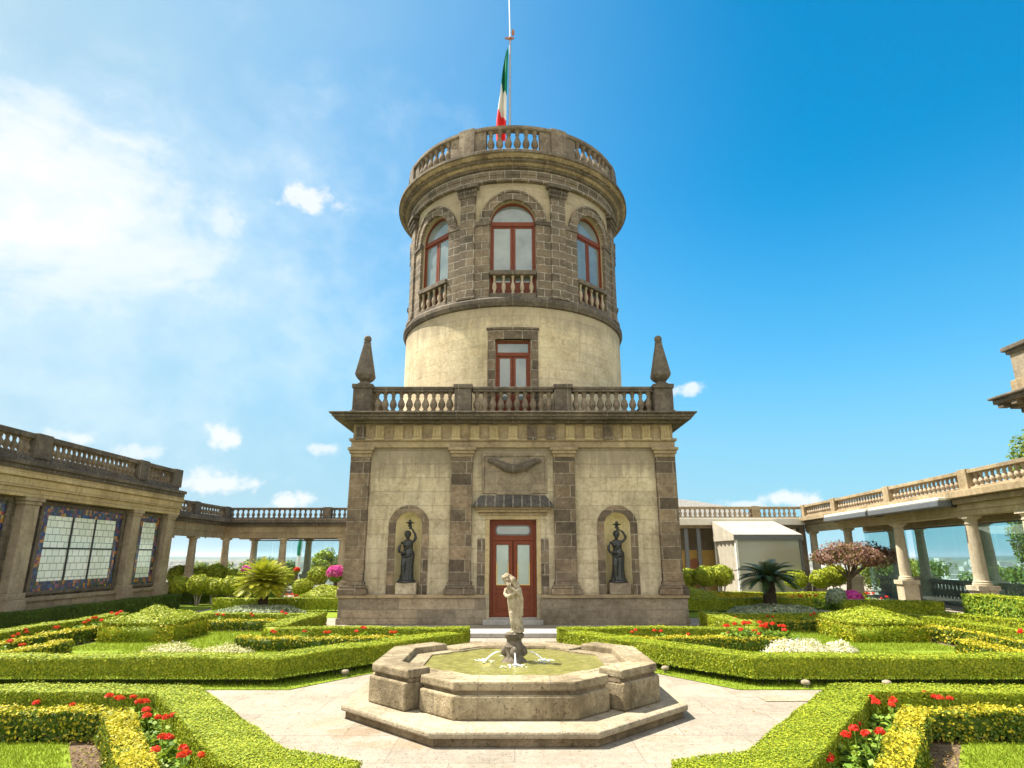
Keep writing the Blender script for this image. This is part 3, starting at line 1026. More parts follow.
# entrance: door, frame, hood and relief
mb = MB()
for s in (-1, 1):
    mb.box(s * .705, s * .83, YW - .02, YW + .12, .81, 2.95)
mb.box(-.83, .83, YW - .02, YW + .12, 2.955, 3.06)
obj('door_frame', mb, 'frieze_stone', B, bevel=.01)
mb = MB()
for s in (-1, 1):
    mb.box(s * .84, s * 1.06, YW - .03, YW + .01, .82, 2.4)
obj('quoin', mb, 'dark_blocks', B, bevel=.01)
mb = MB(); mb.box(-.86, .86, ZF - .18, YW + .3, 0, .13); mb.box(-.70, .70, YW + .05, YW + .3, .13, .17)
obj('door_sill', mb, 'grey_step', B, bevel=.012)
mb = MB()
mb.box(-1.02, 1.02, YW - .05, YW + .01, 3.06, 3.16)
mb.box(-1.08, 1.08, YW - .16, YW + .01, 3.16, 3.25)
mb.box(-1.14, 1.14, YW - .26, YW + .01, 3.25, 3.30)
h = obj('door_hood', mb, 'tan_stone', B, bevel=.012)
mb = MB()
mb.add([(-1.20, YW - .34, 3.30), (1.20, YW - .34, 3.30), (1.20, YW, 3.30), (-1.20, YW, 3.30), (-1.20, YW - .34, 3.37), (1.20, YW - .34, 3.37), (1.20, YW, 3.37), (-1.20, YW, 3.37),
        (-.98, YW - .10, 3.66), (.98, YW - .10, 3.66), (.98, YW, 3.66), (-.98, YW, 3.66)],
       [(0, 3, 2, 1), (0, 1, 5, 4), (1, 2, 6, 5), (2, 3, 7, 6), (3, 0, 4, 7), (4, 5, 9, 8), (5, 6, 10, 9), (6, 7, 11, 10), (7, 4, 8, 11), (8, 9, 10, 11)])
stone('hood_tiles', (.05, .045, .042), (.085, .078, .07), (.13, .118, .10), 0.27, 3, (.36, .32, .25), .018, vary=.3, moff=0)
obj('hood_cover', mb, 'hood_tiles', h)
mb = MB()
mb.box(-.88, .98, YW - .02, YW + .01, 3.80, 4.86)
for (a, b2, c, d) in ((-.95, 1.05, 3.72, 3.80), (-.95, 1.05, 4.86, 4.94), (-.95, -.88, 3.80, 4.86), (.98, 1.05, 3.80, 4.86)):
    mb.box(a, b2, YW - .05, YW + .01, c, d)
rel = obj('relief_panel', mb, 'plinth_stone', B, bevel=.01)
mb = MB()
pts, rr = [], []
for i in range(25):
    u = -1 + 2 * i / 24
    pts.append((.05 + u * .72, YW - .06 - .03 * (1 - u * u), 4.76 - .30 * (1 - abs(u) ** 1.7) - (.05 if abs(u) > .93 else 0)))
    rr.append(.07 + .075 * (1 - u * u))
mb.tube(pts, rr, 10)
for s in (-1, 1):
    mb.ball((.05 + s * .74, YW - .06, 4.70), (.085, .06, .075), 12, 8)
obj('garland', mb, 'weathered', rel, smooth=60)
mb = MB(); mb.box(-.50, .60, YW - .06, YW + .01, 3.68, 3.80)
obj('name_plaque', mb, 'plinth_stone', rel, bevel=.01)

D = MB()
yd = YW + .20
for s in (-1, 1):
    D.box(s * .62, s * .70, yd - .02, yd + .08, .17, 2.95)
D.box(-.62, .62, yd - .02, yd + .08, 2.84, 2.95)
D.box(-.62, .62, yd - .02, yd + .08, 2.34, 2.44)
door = obj('door', D, 'red_wood', B, bevel=.008)
for s in (-1, 1):
    mb = MB()
    a, b2 = (.012, .615)
    X = lambda q: s * q
    mb.box(X(.012), X(.13), yd, yd + .05, .175, 2.335)
    mb.box(X(.50), X(.615), yd, yd + .05, .175, 2.335)
    mb.box(X(.13), X(.50), yd, yd + .05, 2.22, 2.335)
    mb.box(X(.13), X(.50), yd, yd + .05, .95, 1.06)
    mb.box(X(.13), X(.50), yd, yd + .05, .175, .33)
    mb.box(X(.13), X(.50), yd + .02, yd + .045, .33, .95)
    mb.box(X(.19), X(.44), yd + .008, yd + .03, .40, .88)
    l = obj('door_leaf', mb, 'red_wood', door, bevel=.006)
    mb = MB(); mb.box(X(.135), X(.495), yd + .025, yd + .035, 1.065, 2.215)
    obj('pane', mb, 'curtain_glass', door)
    mb = MB()
    mb.box(X(.132), X(.152), yd - .006, yd + .02, 1.06, 1.70)
    mb.box(X(.478), X(.498), yd - .006, yd + .02, 1.06, 1.70)
    mb.box(X(.155), X(.475), yd - .006, yd + .02, 1.06, 1.08)
    obj('brass_strip', mb, 'brass', door)
    mb = MB(); mb.ball((X(.07), yd - .03, 1.15), .03, 10, 8)
    obj('handle', mb, 'brass', door)
mb = MB()
mb.box(-.62, .62, yd, yd + .03, 2.44, 2.84)
tr_ = obj('transom', mb, 'red_wood', door, bevel=.005)
mb = MB()
def rr_pts(hw, hh, r, zc, y, n=6):
    o = []
    for (sx, sz, a0) in ((1, 1, 0), (-1, 1, PI / 2), (-1, -1, PI), (1, -1, 3 * PI / 2)):
        for i in range(n + 1):
            a = a0 + PI / 2 * i / n
            o.append((sx * (hw - r) + r * math.cos(a), y, zc + sz * (hh - r) + r * math.sin(a)))
    return o
p1, p2 = rr_pts(.53, .15, .12, 2.64, yd - .004), rr_pts(.49, .11, .09, 2.64, yd - .012)
n = len(p1)
mb.add(p1 + p2, [(i, (i + 1) % n, n + (i + 1) % n, n + i) for i in range(n)] + [tuple(range(n, 2 * n))], 0)
mb.mi[-1] = 1
obj('transom_pane', mb, ['steel_grey', 'window_glass'], door)
mb = MB(); mb.box(-1.6, 1.6, YW + .9, YW + .95, 0, 3.3)
obj('dark_interior', mb, 'dark_wood', B)


# --- the round tower
def bend(r, th0=0.0):
    def f(u, y, z):
        th = th0 + u / r
        return ((r - y) * math.sin(th), TC - (r - y) * math.cos(th), z)
    return f


def turn(r, th0):
    def f(u, y, z):
        return (u * math.cos(th0) + (r - y) * math.sin(th0), TC + u * math.sin(th0) - (r - y) * math.cos(th0), z)
    return f


RL = 4.27
cyl = (0, TC, RL)
mb = MB()
mb.arch_wall(-PI * RL, PI * RL, 6.05, 10.12, 0, .60, 6.2, 8.88, .30, du=.2, arch=False)
mb.warp(bend(RL))
obj('tower_wall', mb, 'tower_plaster', B, cyl, smooth=30)
mb = MB()
mb.ubox(-.84, -.60, -.05, .12, 6.1, 9.22, .2); mb.ubox(.60, .84, -.05, .12, 6.1, 9.22, .2); mb.ubox(-.60, .60, -.05, .12, 8.88, 9.22, .2)
mb.ubox(-.88, .88, -.09, .1, 9.22, 9.29, .2)
mb.warp(bend(RL))
obj('doorway_surround', mb, 'dark_blocks', B, cyl, bevel=.008)


def french_window(parent, name, tf, hw, zb, zs, y, arch, head=None):
    """frame, transom, two leaves and their panes in local (u, y, z), placed by tf"""
    f = MB()
    if arch:
        f.arch_band(0, hw - .09, .09, zb, zs, y, y + .10, n=16)
        f.ubox(-hw + .09, hw - .09, y - .02, y + .10, zs - .10, zs + .06, 9)
        ztop = zs - .10
    else:
        f.box(-hw, -hw + .09, y, y + .1, zb, zs); f.box(hw - .09, hw, y, y + .1, zb, zs)
        f.box(-hw + .09, hw - .09, y, y + .1, zs - .09, zs)
        f.box(-hw + .09, hw - .09, y - .02, y + .1, head - .08, head + .04)
        ztop = head - .08
    w = obj(name, f.warp(tf), 'red_wood', parent)
    for s in (-1, 1):
        l = MB()
        a0, a1 = .008, hw - .095
        for (p, q, c, d) in ((a0, a0 + .085, zb, ztop), (a1 - .07, a1, zb, ztop), (a0 + .085, a1 - .07, ztop - .07, ztop), (a0 + .085, a1 - .07, zb, zb + .62)):
            l.box(s * p, s * q, y + .02, y + .07, c, d)
        obj('leaf_frame', l.warp(tf), 'red_wood', w)
        g = MB(); g.box(s * (a0 + .085), s * (a1 - .07), y + .04, y + .05, zb + .62, ztop - .07)
        obj('pane', g.warp(tf), 'window_glass', w)
    g = MB()
    if arch: g.arch_fill(0, hw - .09, zs + .06, zs + .06, y + .05)
    else: g.box(-hw + .09, hw - .09, y + .04, y + .05, head + .04, zs - .09)
    obj('pane', g.warp(tf), 'window_glass', w)
    return w


french_window(B, 'window', turn(RL, 0), .60, 6.2, 8.88, .17, False, 8.42)
# ledge between the storeys
mb = MB()
mb.lathe([(RL, 10.05), (RL + .07, 10.08), (RL + .10, 10.17), (RL + .12, 10.20), (RL + .12, 10.32), (RL + .06, 10.40), (RL - .1, 10.44)], (0, TC), 128)
obj('ledge', mb, 'weathered', B, (0, TC, RL), smooth=30)
# upper storey
RU = 4.165
cu = (0, TC, RU)
SP = 2 * PI * RU / 8
ZS = 13.36
bmini = [(r * .85, z * .92) for r, z in prof]
mm = MB(); mm.lathe(bmini, seg=10)
BALSMALL = mm.mesh('baluster_small', ['pale_baluster'], smooth=50)
for k in range(8):
    th = k * PI / 4
    mb = MB()
    mb.arch_wall(-SP / 2, SP / 2, 10.40, 14.98, 0, .83, 10.45, ZS, .30, du=.2, n=20)
    obj('upper_wall', mb.warp(bend(RU, th)), 'tower_plaster', B, cu, smooth=30)
    mb = MB()
    for s in (-1, 1):
        mb = MB()
        mb.ubox(min(s * .83, s * 1.36), max(s * .83, s * 1.36), -.05, .06, 10.42, 13.22, .2)
        pr = obj('stone_pier', mb.warp(bend(RU, th)), 'tower_blocks', B, cu)
        mb = MB()
        mb.ubox(min(s * .80, s * 1.37), max(s * .80, s * 1.37), -.11, .06, 13.22, 13.38, .2)
        obj('impost', mb.warp(bend(RU, th)), 'weathered', pr, cu, bevel=.01)
    mb = MB(); mb.arch_band(0, .83, .28, ZS, ZS, -.09, .05, n=20, legs=False)
    mb.arch_band(0, 1.11, .07, ZS, ZS, -.13, .05, n=20, legs=False)
    obj('arch_ring', mb.warp(bend(RU, th)), 'tower_blocks', B, cu)
    # pilaster between the bays
    mb = MB(); mb.ubox(-.27, .27, -.12, .03, 10.62, 14.36, .15)
    pl = obj('tower_pilaster', mb.warp(bend(RU, th + PI / 8)), 'tower_blocks', B, cu)
    mb = MB(); mb.ubox(-.34, .34, -.19, .03, 10.42, 10.54, .15); mb.ubox(-.30, .30, -.155, .03, 10.54, 10.62, .15)
    obj('base', mb.warp(bend(RU, th + PI / 8)), 'tower_blocks', pl, cu)
    mb = MB()
    mb.ubox(-.27, .27, -.13, .03, 14.32, 14.40, .15)
    for j in range(7):
        u = -.30 + .10 * j
        for (zz, yy, r) in ((14.47, -.16, .06), (14.60, -.20, .065)):
            mb.ball((u * (1 + (zz - 14.4) * .6), yy, zz), (r * .75, r * .6, r * 1.25), 7, 5)
    mb.ubox(-.30, .30, -.17, .03, 14.40, 14.72, .15)
    mb.ubox(-.42, .42, -.28, .03, 14.74, 14.86, .15)
    obj('capital', mb.warp(bend(RU, th + PI / 8)), 'weathered', pl, cu)
    if k in (0, 1, 2, 6, 7):
        french_window(B, 'arched_window', turn(RU, th), .84, 10.47, ZS, .20, True)
        mb = MB(); mb.ubox(-.80, .80, -.10, .18, 11.28, 11.44, .2)
        wb = obj('window_balustrade', mb.warp(turn(RU - .05, th)), 'weathered', B, bevel=.01)
        mb = MB(); mb.ubox(-.80, .80, -.06, .16, 10.44, 10.60, .2)
        obj('sill', mb.warp(turn(RU - .05, th)), 'weathered', wb, bevel=.01)
        for i in range(5):
            p = turn(RU - .05, th)(-.64 + .32 * i, .05, 10.60)
            inst('baluster', BALSMALL, wb, p, s=(1.05, 1.05, 1.19))
    else:
        g = MB(); g.arch_fill(0, .83, 10.47, ZS, .25)
        obj('window_panel', g.warp(turn(RU, th)), 'dark_wood', B)
mb = MB()
mb.lathe([(3.6, 10.5), (3.6, 14.9)], (0, TC), 64, cap=False)
obj('inner_wall', mb, 'cream_stucco', B)
# entablature, cornice and the crowning balustrade
mb = MB()
mb.lathe([(RU, 14.90), (RU + .14, 14.92), (RU + .14, 15.14), (RU + .17, 15.16), (RU + .17, 15.34), (RU + .12, 15.36)], (0, TC), 128, cap=False)
obj('entablature', mb, 'tower_blocks', B, cu, smooth=25)
mb = MB()
mb.lathe([(RU + .12, 15.35), (RU + .24, 15.38), (RU + .24, 15.43), (RU + .28, 15.44)], (0, TC), 128, cap=False)
obj('tower_frieze', mb, 'weathered', B, cu, smooth=25)
mb = MB()
mb.lathe([(RU + .27, 15.435), (RU + .33, 15.47), (RU + .33, 15.52), (RU + .37, 15.53)], (0, TC), 128, cap=False)
obj('cornice_moulding', mb, 'tower_tan', B, cu, smooth=35)
mb = MB()
mb.lathe([(RU + .36, 15.528), (RU + .44, 15.56), (RU + .44, 15.62), (RU + .50, 15.64)], (0, TC), 128, cap=False)
obj('cornice_moulding', mb, 'weathered', B, cu, smooth=35)
mb = MB()
mb.lathe([(RU + .49, 15.638), (RU + .56, 15.68), (RU + .58, 15.70), (RU + .58, 15.74), (RU + .63, 15.75)], (0, TC), 128, cap=False)
obj('cornice_moulding', mb, 'tower_tan', B, cu, smooth=35)
for i in range(72):
    mb = MB(); mb.ubox(-.07, .07, -.54, -.40, 15.622, 15.70, .2)
    obj('dentil', mb.warp(bend(RU, i * 2 * PI / 72)), 'tower_tan', B, cu)
mb = MB()
mb.lathe([(RU + .62, 15.745), (RU + .655, 15.755), (RU + .655, 15.86), (RU + .62, 15.89), (RU + .56, 15.94), (RU + .30, 15.98), (.1, 15.98)], (0, TC), 128, cap=False)
obj('tower_cornice', mb, 'weathered', B, cu, smooth=30)
RT = 4.31
mb = MB()
mb.lathe([(RT + .12, 15.95), (RT + .12, 16.12), (RT - .12, 16.12), (RT - .12, 15.95)], (0, TC), 128, cap=False)
mb.lathe([(RT + .12, 16.98), (RT + .16, 17.02), (RT + .16, 17.12), (RT + .12, 17.15), (RT - .12, 17.15), (RT - .16, 17.10), (RT - .12, 16.98), (RT + .12, 16.98)], (0, TC), 128, cap=False)
tb = obj('crown_balustrade', mb, 'crown_stone', B, (0, TC, RT), smooth=30)
for k in range(8):
    th = k * PI / 4 + PI / 8
    mb = MB()
    mb.ubox(-.72, .72, -.09, .09, 16.12, 16.98, .15); mb.ubox(-.30, .30, -.17, .15, 16.12, 17.18, .15)
    obj('panel', mb.warp(bend(RT, th)), 'crown_stone', tb, (0, TC, RT), bevel=.008)
    nb = 6
    for i in range(nb):
        u = (-.5 + (i + .5) / nb) * (SP / RU * RT - 1.44)
        p = bend(RT, k * PI / 4)(u, 0, 16.12)
        inst('baluster', BALUSTER, tb, p, s=(1.5, 1.5, 1.39))

# flagpole and flag
FX = -.14
fp = thing('flagpole', 'tall grey flagpole with a lightning rod on the tower roof', 'flagpole', (FX, TC, 15.98))
mb = MB(); mb.tube([(FX, TC, 15.98), (FX + .02, TC, 25.4)], [.07, .045], 10)
obj('pole', mb, 'pole_metal', fp)
mb = MB(); mb.tube([(FX + .02, TC, 25.4), (FX - .06, TC, 29.6)], [.03, .02], 8)
obj('lightning_rod', mb, 'white_paint', fp)
mb = MB(); mb.ball((FX + .16, TC, 25.75), (.07, .07, .2), 10, 8); mb.box(FX - .22, FX + .2, TC - .03, TC + .03, 25.38, 25.46); mb.ball((FX + .02, TC, 25.4), .1, 10, 8)
obj('halyard_truck', mb, 'terracotta', fp)
mb = MB()
nz, nu = 60, 14
zt, zl = 25.0, 19.7
rows = []
for i in range(nz + 1):
    f = i / nz
    z = zt - (zt - zl) * f
    wid = .12 + .44 * min(1, f * 1.6) * (1 - .12 * max(0, f - .8) * 5)
    row = []
    for j in range(nu + 1):
        q = j / nu
        x = FX - .06 - wid * q * (.72 + .1 * math.sin(f * 9)) - .12 * f
        y = TC + .18 * math.sin(q * 9 + f * 4.5) * (.3 + q) * min(1, f * 3) + .05 * math.sin(f * 17 + q * 3)
        row.append((x, y, z - .25 * q * (1 - f) + .10 * math.sin(q * 5 + f * 6) * f))
    rows.append(row)
b = MB()
for i in range(nz):
    for j in range(nu):
        f = (i + .5) / nz + (.10 * (j / nu) - .05)
        b.quad(rows[i][j], rows[i][j + 1], rows[i + 1][j + 1], rows[i + 1][j], 0 if f < .46 else (1 if f < .72 else 2))
tag(obj('flag', b, ['flag_green', 'flag_white', 'flag_red'], smooth=180), 'limp green, white and red flag hanging from the tower pole', 'flag')


# ------------------------------------------------------------------ statues: sculpted, fused into one skin
def sculpt(name, mb, mat, voxel, loc, label, cat, group=None, rz=0.0, smooth_it=4):
    me = mb.mesh(name + '_raw', [mat])
    o = bpy.data.objects.new(name + '_raw', me)
    COL.objects.link(o)
    r = o.modifiers.new('r', 'REMESH'); r.mode = 'VOXEL'; r.voxel_size = voxel
    s = o.modifiers.new('s', 'SMOOTH'); s.iterations = smooth_it; s.factor = .5
    dg = bpy.context.evaluated_depsgraph_get(); dg.update()
    m2 = bpy.data.meshes.new_from_object(o.evaluated_get(dg))
    m2.name = name
    for p in m2.polygons: p.use_smooth = True
    if not m2.materials: m2.materials.append(MATS[mat])
    bpy.data.objects.remove(o)
    q = bpy.data.objects.new(name, m2)
    COL.objects.link(q)
    q.location = loc
    q.rotation_euler = (0, 0, rz)
    return tag(q, label, cat, group)


def robe(mb, prof, folds=11, amp=.06, seg=66, cx=None, phase=0.0):
    """draped cloth: lathe with vertical folds, squashed front to back"""
    vs, fs = [], []
    n = len(prof)
    for k, (z, rx, ry, ox, oy) in enumerate(prof):
        w = 1 - k / (n - 1)
        for i in range(seg):
            a = 2 * PI * i / seg
            f = 1 + amp * w * math.sin(folds * a + phase + 2.2 * w) + amp * .5 * w * math.sin(7 * a + 3 * w)
            vs.append((ox + rx * f * math.cos(a), oy + ry * f * math.sin(a), z))
    for k in range(n - 1):
        for i in range(seg):
            j = (i + 1) % seg
            fs.append((k * seg + i, k * seg + j, (k + 1) * seg + j, (k + 1) * seg + i))
    fs.append(tuple(range(seg))[::-1]); fs.append(tuple((n - 1) * seg + i for i in range(seg)))
    mb.add(vs, fs)


def head(mb, c, r=.1, look=0.0):
    x, y, z = c
    mb.ball((x, y, z), (r * .80, r * .92, r * 1.12), 16, 12)
    mb.ball((x, y - r * .55, z - r * .62), (r * .5, r * .45, r * .5), 12, 8)          # jaw
    mb.tube([(x, y - r * .85, z + r * .15), (x, y - r * 1.12, z - r * .22)], [r * .1, r * .16], 8)   # nose
    for s in (-1, 1):
        mb.ball((x + s * r * .32, y - r * .80, z + r * .12), r * .13, 8, 6)
        mb.ball((x + s * r * .8, y + r * .05, z - r * .05), (r * .12, r * .2, r * .28), 8, 6)
    mb.ball((x, y - r * .86, z - r * .52), (r * .26, r * .14, r * .09), 8, 6)
    # hair drawn back in a knot
    mb.ball((x, y + r * .22, z + r * .28), (r * .95, r * .95, r * 1.0), 14, 10)
    mb.ball((x, y + r * 1.05, z - r * .05), r * .42, 10, 8)


def hand(mb, p, d, s):
    """palm with five bent fingers closing round direction d"""
    p = Vector(p); d = Vector(d).normalized()
    side = d.cross(Vector((0, 1, 0)))
    side = side.normalized() if side.length > .01 else Vector((1, 0, 0))
    up = side.cross(d)
    mb.tube([tuple(p), tuple(p + d * s * .09)], [s * .036, s * .042], 8)
    for i, L in enumerate((.075, .088, .082, .062)):
        b0 = p + d * s * .085 + side * s * (-.033 + .022 * i)
        mb.tube([tuple(b0), tuple(b0 + d * s * L * .5 + up * s * .012), tuple(b0 + d * s * L * .8 + up * s * .04)], [s * .012, s * .011, s * .009], 6)
    b0 = p + d * s * .03 - side * s * .035
    mb.tube([tuple(b0), tuple(b0 - side * s * .03 + d * s * .04 + up * s * .02), tuple(b0 - side * s * .02 + d * s * .075 + up * s * .04)], [s * .014, s * .012, s * .01], 6)


def torch_bearer(bent):
    mb = MB()
    # round base and draped body; weight on one leg, hip pushed out
    mb.lathe([(.27, 0), (.27, .06), (.24, .08)], (0, 0), 24)
    robe(mb, [(.06, .215, .19, 0, 0), (.20, .19, .17, .0, 0), (.45, .17, .155, .01, 0), (.70, .165, .15, .025, 0), (.90, .175, .15, .035, .005), (1.0, .155, .13, .03, .01), (1.10, .128, .105, .015, .01), (1.22, .145, .115, .0, .01), (1.32, .165, .11, -.005, .015), (1.38, .13, .085, -.005, .02), (1.42, .06, .06, -.005, .02)], 10, .075)
    for s in (-1, 1):
        mb.ball((s * .065, -.085, 1.24), (.062, .05, .06), 10, 8)
        mb.tube([(s * .08, -.10, .05), (s * .085, -.20, .075)], [.042, .03], 8)
    # bent free knee and the over-fold of the tunic
    mb.tube([(-.07, -.06, .85), (-.09, -.155, .58), (-.085, -.12, .15)], [.09, .075, .06], 10)
    mb.tube([(-.17, -.06, .92), (-.06, -.15, .84), (.08, -.15, .90), (.18, -.04, 1.0)], [.035, .045, .04, .03], 8)
    mb.tube([(.14, -.03, 1.36), (.02, -.12, 1.16), (-.14, -.06, .98)], [.03, .03, .03], 8)
    mb.tube([(0, .02, 1.38), (-.005, .01, 1.48)], [.052, .047], 10)
    hx = -.02 if not bent else .0
    head(mb, (hx, 0, 1.585), .112)
    # arm lowered with the hand at the hip
    mb.tube([(-.165, .01, 1.34), (-.235, .0, 1.20), (-.25, -.02, 1.07)], [.052, .046, .04], 10)
    mb.tube([(-.25, -.02, 1.07), (-.22, -.11, .99), (-.175, -.15, .99)], [.04, .034, .028], 10)
    hand(mb, (-.185, -.14, .985), (.8, -.4, .1), 1.0)
    # raised arm with the lamp
    if not bent:
        mb.tube([(.155, .01, 1.34), (.22, 0, 1.46), (.205, -.01, 1.60)], [.052, .046, .04], 10)
        mb.tube([(.205, -.01, 1.60), (.13, -.02, 1.74), (.085, -.03, 1.80)], [.04, .033, .027], 10)
        hp = (.085, -.03, 1.80)
    else:
        mb.tube([(.155, .01, 1.34), (.255, 0, 1.44), (.265, -.01, 1.53)], [.052, .046, .042], 10)
        mb.tube([(.265, -.01, 1.53), (.17, -.03, 1.69), (.06, -.04, 1.745)], [.04, .033, .027], 10)
        hp = (.06, -.04, 1.745)
    hand(mb, hp, (-.6, 0, .8), 1.0)
    lx, lz = hp[0] - .045, hp[2] + .05
    mb.tube([(lx, hp[1], lz - .09), (lx, hp[1], lz + .10)], [.022, .022], 8)
    mb.lathe([(.02, lz + .07), (.06, lz + .10), (.13, lz + .125), (.135, lz + .145), (.06, lz + .16), (.035, lz + .19), (.045, lz + .21), (.008, lz + .26)], (lx, hp[1]), 16)
    return mb


for s, bent, txt in ((-1, False, 'dark bronze woman raising a lamp on a straightened arm in the left niche'), (1, True, 'dark bronze woman holding a lamp over her head in the right niche')):
    mb = MB(); mb.box(s * 3.12 - .30, s * 3.12 + .30, YW - .15, YW + .32, .812, 1.14)
    tag(obj('statue_block', mb, 'old_white' if s < 0 else 'plinth_stone', bevel=.015), 'square stone block under the bronze statue in the %s niche' % ('left' if s < 0 else 'right'), 'pedestal')
    q = sculpt('bronze_statue', torch_bearer(bent), 'bronze', .011, (s * 3.12 - .02, YW + .07, 1.14), txt, 'statue', 'torch bearers in the niches')
    q.scale = (1.02, 1.0, .865)

# ------------------------------------------------------------------ fountain
FC = 9.217
FO = thing('fountain', 'octagonal stone fountain basin on a low step', 'fountain', (0, FC, 0))


def octa(a):
    b_ = a * math.tan(PI / 8)
    return [(b_, -a), (a, -b_), (a, b_), (b_, a), (-b_, a), (-a, b_), (-a, -b_), (-b_, -a)]


def W(p): return (p[0], p[1] + FC)


mb = MB(); mb.prism([W(p) for p in octa(2.06)], 0, .095)
obj('step_side', mb, 'step_side', FO, bevel=.01)
mb = MB(); mb.prism([W(p) for p in octa(2.118)], .085, .155)
obj('step_slab', mb, 'fountain_step', FO, bevel=.022)


def seg_prism(mb, corners_idx, t0, t1, ao, ai, z0, z1):
    """part of the octagonal wall: from t0 along the edge before the first corner to t1 along the edge after the last"""
    def line(a):
        o = octa(a); L = []
        i0, i1 = corners_idx[0], corners_idx[-1]
        p, q = Vector(o[(i0 - 1) % 8]), Vector(o[i0])
        L.append(tuple(p.lerp(q, t0)))
        L += [o[i % 8] for i in corners_idx]
        p, q = Vector(o[i1 % 8]), Vector(o[(i1 + 1) % 8])
        L.append(tuple(p.lerp(q, t1)))
        return L
    poly = [W(p) for p in line(ao)] + [W(p) for p in line(ai)][::-1]
    mb.prism(poly, z0, z1)


for nm, idx, raised in (('front', (7, 0), 0), ('right', (1, 2), 1), ('back', (3, 4), 0), ('left', (5, 6), 1)):
    up = .055 * raised; ou = .15 * raised
    t0, t1 = (.56, .44) if not raised else (.50, .50)
    ia = 1.25 if not raised else 1.47
    mb = MB(); seg_prism(mb, idx, t0, t1, 1.665 + ou, ia, .155, .405 + up)
    obj('basin_wall', mb, 'fountain_stone', FO, bevel=.022)
    mb = MB(); seg_prism(mb, idx, t0, t1, 1.60 + ou, ia + .02, .405 + up, .445 + up)
    obj('joint_course', mb, 'step_side', FO)
    mb = MB(); seg_prism(mb, idx, t0 - .015 if raised == 0 else t0, t1 + .015 if raised == 0 else t1, 1.64 + ou, ia - .03, .445 + up, .545 + up)
    obj('coping', mb, 'fountain_stone', FO, bevel=.02)
for idx in ((1, 2), (5, 6)):
    mb = MB(); seg_prism(mb, idx, .46, .54, 1.45, 1.25, .38, .515)
    obj('inner_coping', mb, 'fountain_stone', FO, bevel=.012)
mb = MB(); mb.prism([W(p) for p in octa(1.45)], .155, .39)
obj('basin_core', mb, 'step_side', FO)
mb = MB(); seg_prism(mb, tuple(range(0, 8)), 0.0, 0.0, 1.262, 1.19, .38, .52)
obj('inner_rim', mb, 'fountain_stone', FO, bevel=.012)
# water with rings of ripples
mb = MB()
nr, na = 46, 96
vs = []
for i in range(nr + 1):
    for j in range(na):
        a = 2 * PI * j / na
        k = math.cos(((a + PI / 8) % (PI / 4)) - PI / 8)
        r = 1.195 / k * i / nr if i else 0.002
        x, y = r * math.sin(a), -r * math.cos(a)
        z = .502
        for (sx, sy) in ((0, -.30), (-.42, -.05), (.42, .05)):
            d = math.hypot(x - sx, y - sy)
            z += .010 * math.sin(d * 42) * math.exp(-d * 2.6)
        z += .003 * math.sin(x * 23 + y * 11) + .003 * math.sin(y * 31 - x * 9)
        vs.append((x, y + FC, z))
fs = [(i * na + j, i * na + (j + 1) % na, (i + 1) * na + (j + 1) % na, (i + 1) * na + j) for i in range(nr) for j in range(na)]
mb.add(vs, fs)
obj('water', mb, 'basin_water', FO, smooth=180)
# carved pedestal with spouting masks
mb = MB()
mb.lathe([(.17, .40), (.17, .52), (.135, .55), (.115, .60), (.13, .66), (.14, .70), (.11, .74), (.10, .78), (.135, .82), (.135, .86), (.11, .88)], (0, FC), 20)
for k in range(4):
    a = k * PI / 2
    x, y = .125 * math.sin(a), -.125 * math.cos(a)
    mb.ball((x, FC + y, .64), (.055, .055, .07), 10, 8)
    mb.ball((x * 1.25, FC + y * 1.25, .62), (.03, .03, .03), 8, 6)
obj('fountain_pedestal', mb, 'weathered', FO, smooth=50)
for k in range(4):
    a = k * PI / 2 + .04
    dx, dy = math.sin(a), -math.cos(a)
    mb = MB()
    pts = []
    for i in range(9):
        f = i / 8
        d = .19 + .22 * f
        pts.append((dx * d, FC + dy * d, .635 - .02 * f - .115 * f * f))
    mb.tube(pts, [.007 + .008 * i / 8 for i in range(9)], 8)
    obj('water_jet', mb, 'foam', FO, smooth=180)
    mb = MB()
    for i in range(55):
        q = abs(rng.normal(0, .07)); th = rng.uniform(0, 2 * PI)
        mb.ball((dx * .42 + q * math.cos(th) * 1.25, FC + dy * .42 + q * math.sin(th), .507 + .035 * rng.random() * math.exp(-q * 9)), (.015, .013, .005), 6, 4)
    tag(obj('splash', mb, 'foam', FO, smooth=180), None, None, None, 'stuff')

# standing stone figure hugging a shell to its cheek
mb = MB()
mb.lathe([(.12, 0), (.125, .03), (.10, .05)], (.01, 0), 18)
robe(mb, [(.02, .098, .09, .02, 0), (.10, .092, .085, .018, 0), (.22, .094, .084, .012, 0), (.34, .098, .086, .01, 0), (.44, .096, .082, .008, 0), (.50, .090, .076, .005, 0), (.57, .094, .078, .0, 0), (.63, .088, .07, -.005, 0), (.665, .055, .05, -.015, 0)], 12, .07, phase=1.0)
mb.tube([(-.035, -.055, .30), (-.04, -.085, .16), (-.05, -.07, .03)], [.045, .036, .03], 10)
mb.tube([(-.055, -.06, .012), (-.065, -.13, .015)], [.026, .02], 8)
mb.tube([(.05, -.05, .012), (.055, -.115, .015)], [.026, .02], 8)
mb.tube([(-.02, 0, .65), (-.035, -.01, .71)], [.033, .03], 10)
head(mb, (-.055, -.012, .765), .074)
for k in range(9):
    a = k / 9 * 2 * PI
    mb.ball((-.055 + .072 * math.cos(a), -.0 + .075 * math.sin(a), .80 + .012 * math.sin(3 * a)), .022, 8, 6)
